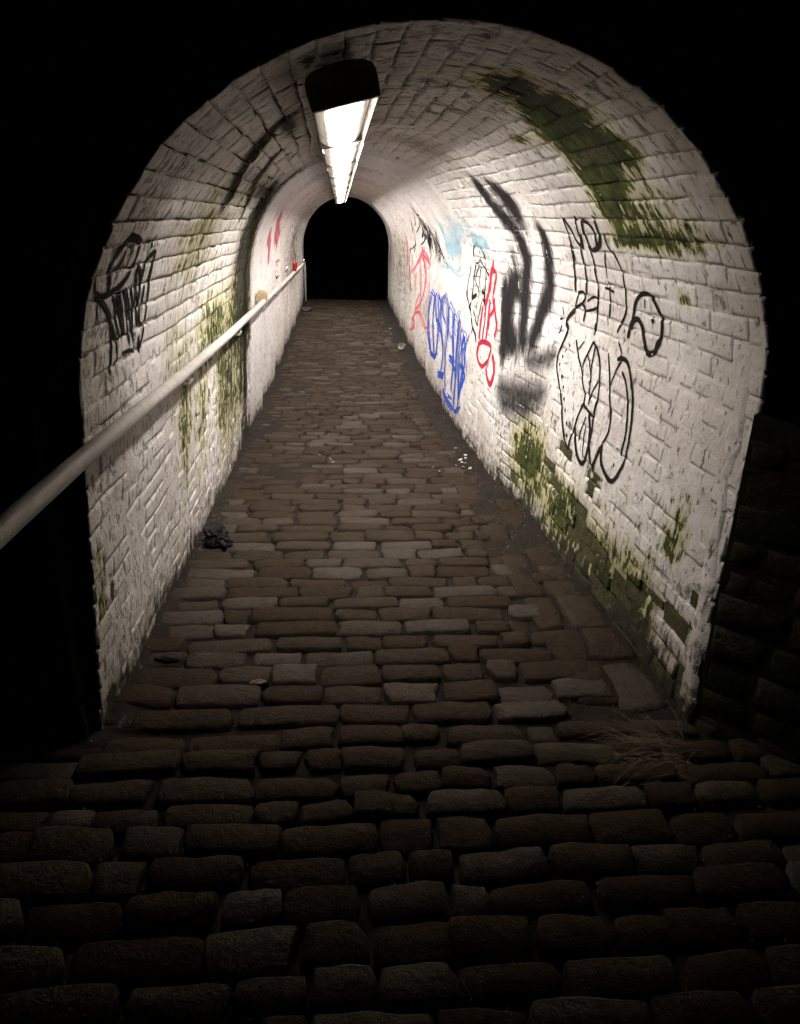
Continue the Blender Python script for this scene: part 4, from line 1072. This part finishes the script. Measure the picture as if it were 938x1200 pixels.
for y, zz in ((9.5, .10), (11.3, .10), (16.6, .06)):
    p = rail_at(y); xw = wall_point(y, p.z + zz - ZS)[0]
    v, f = tube([(xw - .01, y, p.z + zz), (xw + .03, y, p.z + zz), (xw + .045, y, p.z + zz), (xw + .05, y, p.z + zz)], [.045, .045, .036, .015], 12)
    mesh_obj('wall_bolt', loc(v, rail), f, M['steel'], rail, True)

# sawn-off pipe end on the left wall
py, pz = 6.95, ZS - .145
px_ = wall_point(py, pz - ZS)[0]
pipe = tag(empty('drain_pipe', (px_, py, pz)), 'short tan pipe stub sticking out of the left wall above the handrail', 'pipe')
v, f = tube([(-.06, .28, 0), (.02, .25, 0), (.052, .18, 0), (.058, .08, 0), (.058, 0, 0)], .050, 18, False)
mesh_obj('pipe', v, f, plain('tan_plastic', (.36, .29, .17), .5, 0, .3, 30, .4, .1), pipe, True)
v, f = tube([(.058, .004, 0), (.058, -.012, 0)], .053, 18)
mesh_obj('pipe_cap', v, f, plain('tan_plastic_cap', (.42, .34, .20), .5, 0, .4, 45, .4, .2, (.12, .09, .05)), pipe, False)

def lathe(prof, n=18, closed=True):
    v, f = [], []
    for (r, h) in prof:
        for k in range(n):
            t = 2 * math.pi * k / n; v.append((r * math.cos(t), r * math.sin(t), h))
    for i in range(len(prof) - 1):
        for k in range(n): f.append((i * n + k, i * n + (k + 1) % n, (i + 1) * n + (k + 1) % n, (i + 1) * n + k))
    if closed: f.append(tuple(reversed(range(n))))
    return v, f
# red cup wedged between rail and wall
p = rail_at(12.4)
v, f = lathe([(.030, 0), (.034, .06), (.042, .125), (.045, .13), (.038, .125), (.030, .01)])
rc = tag(mesh_obj('red_cup', v, f, plain('red_plastic', (.55, .020, .014), .35, 0, .2, 30, .5, .05), None, True), 'small red cup wedged between the handrail and the far left wall', 'cup')
rc.location = (p.x + .004, p.y, p.z + .024); rc.rotation_euler = (.25, .12, 0)

# ------------------------------------------------------------------ litter and plants
def crumple(name, c, r, s, mat, label, cat, seed, sub=4, amp=.5):
    v, f = ball((0, 0, 0), r, *s, sub=sub)
    out = []
    for q in v:
        d = Vector(q); n_ = 1 + amp * fbm(q[0] / r * 1.3 + seed, q[1] / r * 1.3, q[2] / r * 1.3, 4) + .22 * abs(fbm(q[0] / r * 4 + seed, q[1] / r * 4, q[2] / r * 4, 2))
        d *= n_; out.append((d.x, d.y, max(d.z, -r * s[2] * .75)))
    o = tag(mesh_obj(name, out, f, mat, None, False), label, cat)
    o.location = (c[0], c[1], c[2] + r * s[2] * .72); return o
black_poly = plain('black_polythene', (.009, .009, .010), .7, 0, .3, 60, .2, .5)
crumple('bin_bag', (-.68, 3.84, floor_z(3.84) - .004), .068, (1.0, 1.0, .95), black_poly, 'crumpled black plastic bag lying against the foot of the left wall', 'bag', 3)
crumple('plastic_scrap', (-.67, 2.56, floor_z(2.56) - .002), .036, (1.35, .6, .40), black_poly, 'flat black scrap of plastic at the foot of the left wall, nearer than the bag', 'scrap', 9, 3)
crumple('dark_lump', (-.63, 15.4, floor_z(15.4)), .09, (1.2, .8, .6), plain('brown_cloth', (.05, .03, .025), .8, 0, .4, 30), 'dark crumpled rag on the path near the far mouth', 'rag', 14, 3)
crumple('brick_chip', (-.307, 2.38, floor_z(2.38) - .006), .020, (1.4, .8, .45), plain('brick_red', (.17, .105, .08), .9, 0, .4, 60), 'small pinkish brick chip lying on the setts', 'stone', 23, 2, .35)
white_plastic = plain('white_plastic', (.62, .62, .58), .3, 0, .25, 30, .5, .1)
v, f = lathe([(.036, 0), (.040, .05), (.044, .085), (.047, .118), (.049, .12), (.045, .116), (.041, .08), (.034, .004)])
cup = tag(mesh_obj('white_cup', v, f, white_plastic, None, True), 'white plastic cup lying in the right gutter', 'cup')
cup.location = (.965, 11.1, bed_z(.965, 11.1) + .056); cup.rotation_euler = (math.radians(82), .0, math.radians(-25))
def shard(x, y, s, name, label, cat, group, mat, rg):
    n_ = rg.choice((4, 5)); a0 = rg.uniform(0, 6)
    top_ = [(s * rg.uniform(.5, 1.0) * math.cos(a0 + 6.283 * k / n_), s * rg.uniform(.3, .7) * math.sin(a0 + 6.283 * k / n_), rg.uniform(0, s * .5)) for k in range(n_)]
    v = top_ + [(a, b_, c - .0025) for a, b_, c in top_]
    f = [tuple(range(n_)), tuple(reversed(range(n_, 2 * n_)))] + [(k, n_ + k, n_ + (k + 1) % n_, (k + 1) % n_) for k in range(n_)]
    o = tag(mesh_obj(name, v, f, mat, None), label, cat, group)
    o.location = (x, y, max(bed_z(x, y), floor_z(y) - .012) + .010); o.rotation_euler = (rg.uniform(-.3, .3), rg.uniform(-.3, .3), rg.uniform(0, 6)); return o
rg = random.Random(31)
paper = plain('wet_paper', (.58, .56, .50), .55, 0, .25, 60)
for k in range(13):
    shard(.955 + rg.gauss(0, .055), 5.45 + rg.gauss(0, .14), rg.uniform(.009, .026), 'paper_scrap', 'torn white paper scrap among those scattered in the right gutter', 'scrap', 'white scraps scattered in the right gutter', paper, rg)
for k in range(5):
    shard(-.119 + rg.gauss(0, .05), 5.62 + rg.gauss(0, .07), rg.uniform(.007, .014), 'paper_scrap', 'tiny pale scrap lying left of the middle of the path', 'scrap', 'pale scraps left of the middle of the path', paper, rg)
for k, (x, y) in enumerate(((.72, 5.4), (.76, 5.3), (.88, 12.6), (.90, 13.2))):
    shard(x, y, .016 + .012 * (k > 1), 'paper_scrap', 'stray pale scrap on the right of the path', 'scrap', 'stray pale scraps on the right of the path', paper, rg)
for k, (x, y, s) in enumerate(((-.60, 10.7, .05), (-.62, 9.6, .04), (.77, 4.25, .03))):
    lab = ['thin dark strip of litter by the far left wall', 'brown scrap of litter on the left of the path', 'black scrap on the edge of the right gutter'][k]
    shard(x, y, s, 'litter_scrap', lab, 'scrap', None, [M['bed'], plain('brown_card', (.22, .14, .09), .8), black_poly][k], rg)

# withered grass at the right corner of the mouth
gr = tag(empty('dry_grass_tuft', (1.10, 1.90, .0)), 'withered straw-coloured grass tuft at the right corner of the tunnel mouth', 'grass')
straw = plain('dry_straw', (.105, .075, .045), .85, 0, .5, 40)
v, f = [], []
rg = random.Random(77)
for k in range(260):
    ax, ay = 1.10 + rg.gauss(0, .055), 1.90 + rg.gauss(0, .05)
    z0 = bed_z(ax, ay)
    d = math.radians(rg.gauss(165, 34)); L = rg.uniform(.10, .30); lift = rg.uniform(.15, .75)
    w_ = rg.uniform(.0010, .0022); side = Vector((-math.sin(d), math.cos(d), 0)) * w_
    P_ = []
    for s in (0, .35, .7, 1.0):
        P_.append(Vector((ax + math.cos(d) * L * s, ay + math.sin(d) * L * s, z0 + L * (lift * s - lift * 1.05 * s * s) + .012 * s + .006)))
    b0 = len(v)
    for i, q in enumerate(P_):
        t = 1 - i / 3.4
        v += [tuple(q - side * t), tuple(q + side * t)]
    for i in range(3): f.append((b0 + 2 * i, b0 + 2 * i + 1, b0 + 2 * i + 3, b0 + 2 * i + 2))
mesh_obj('blades', loc(v, gr), f, straw, gr)
# grit, leaf crumbs and gravel in the gutters
gb = Buf(); rg = random.Random(5)
for k in range(3600):
    y = 1.0 + 8.5 * rg.random() ** 1.5
    q = rg.random()
    if y < Y0: x = rg.uniform(-1.1, 1.5)
    elif q < .62: x = section(y)[3] - abs(rg.gauss(.0, .20)) - .01
    elif q < .80: x = section(y)[2] + abs(rg.gauss(0, .07)) + .01
    else: x = rg.uniform(-.75, .85)
    s = rg.uniform(.0025, .0085) * (1.5 if rg.random() < .08 else 1)
    z = max(bed_z(x, y) + .001, floor_z(y) - .020 + (.0 if q < .8 else -.004))
    a0 = rg.uniform(0, 6)
    vv = [(x + s * rg.uniform(.6, 1.2) * math.cos(a0 + t), y + s * rg.uniform(.6, 1.2) * math.sin(a0 + t), z + rg.uniform(-.001, .002)) for t in (0, 2.1, 4.2)] + [(x + rg.uniform(-.3, .3) * s, y, z + s * rg.uniform(.4, 1.0))]
    gb.add(vv, [(0, 1, 3), (1, 2, 3), (2, 0, 3)])
tag(gb.obj('grit', plain('grit_crumbs', (.12, .085, .058), .9, 0, .75, 55, .3, .2, (.03, .02, .014))), 'loose grit and leaf crumbs lying along the edges of the path', 'grit', kind='stuff')
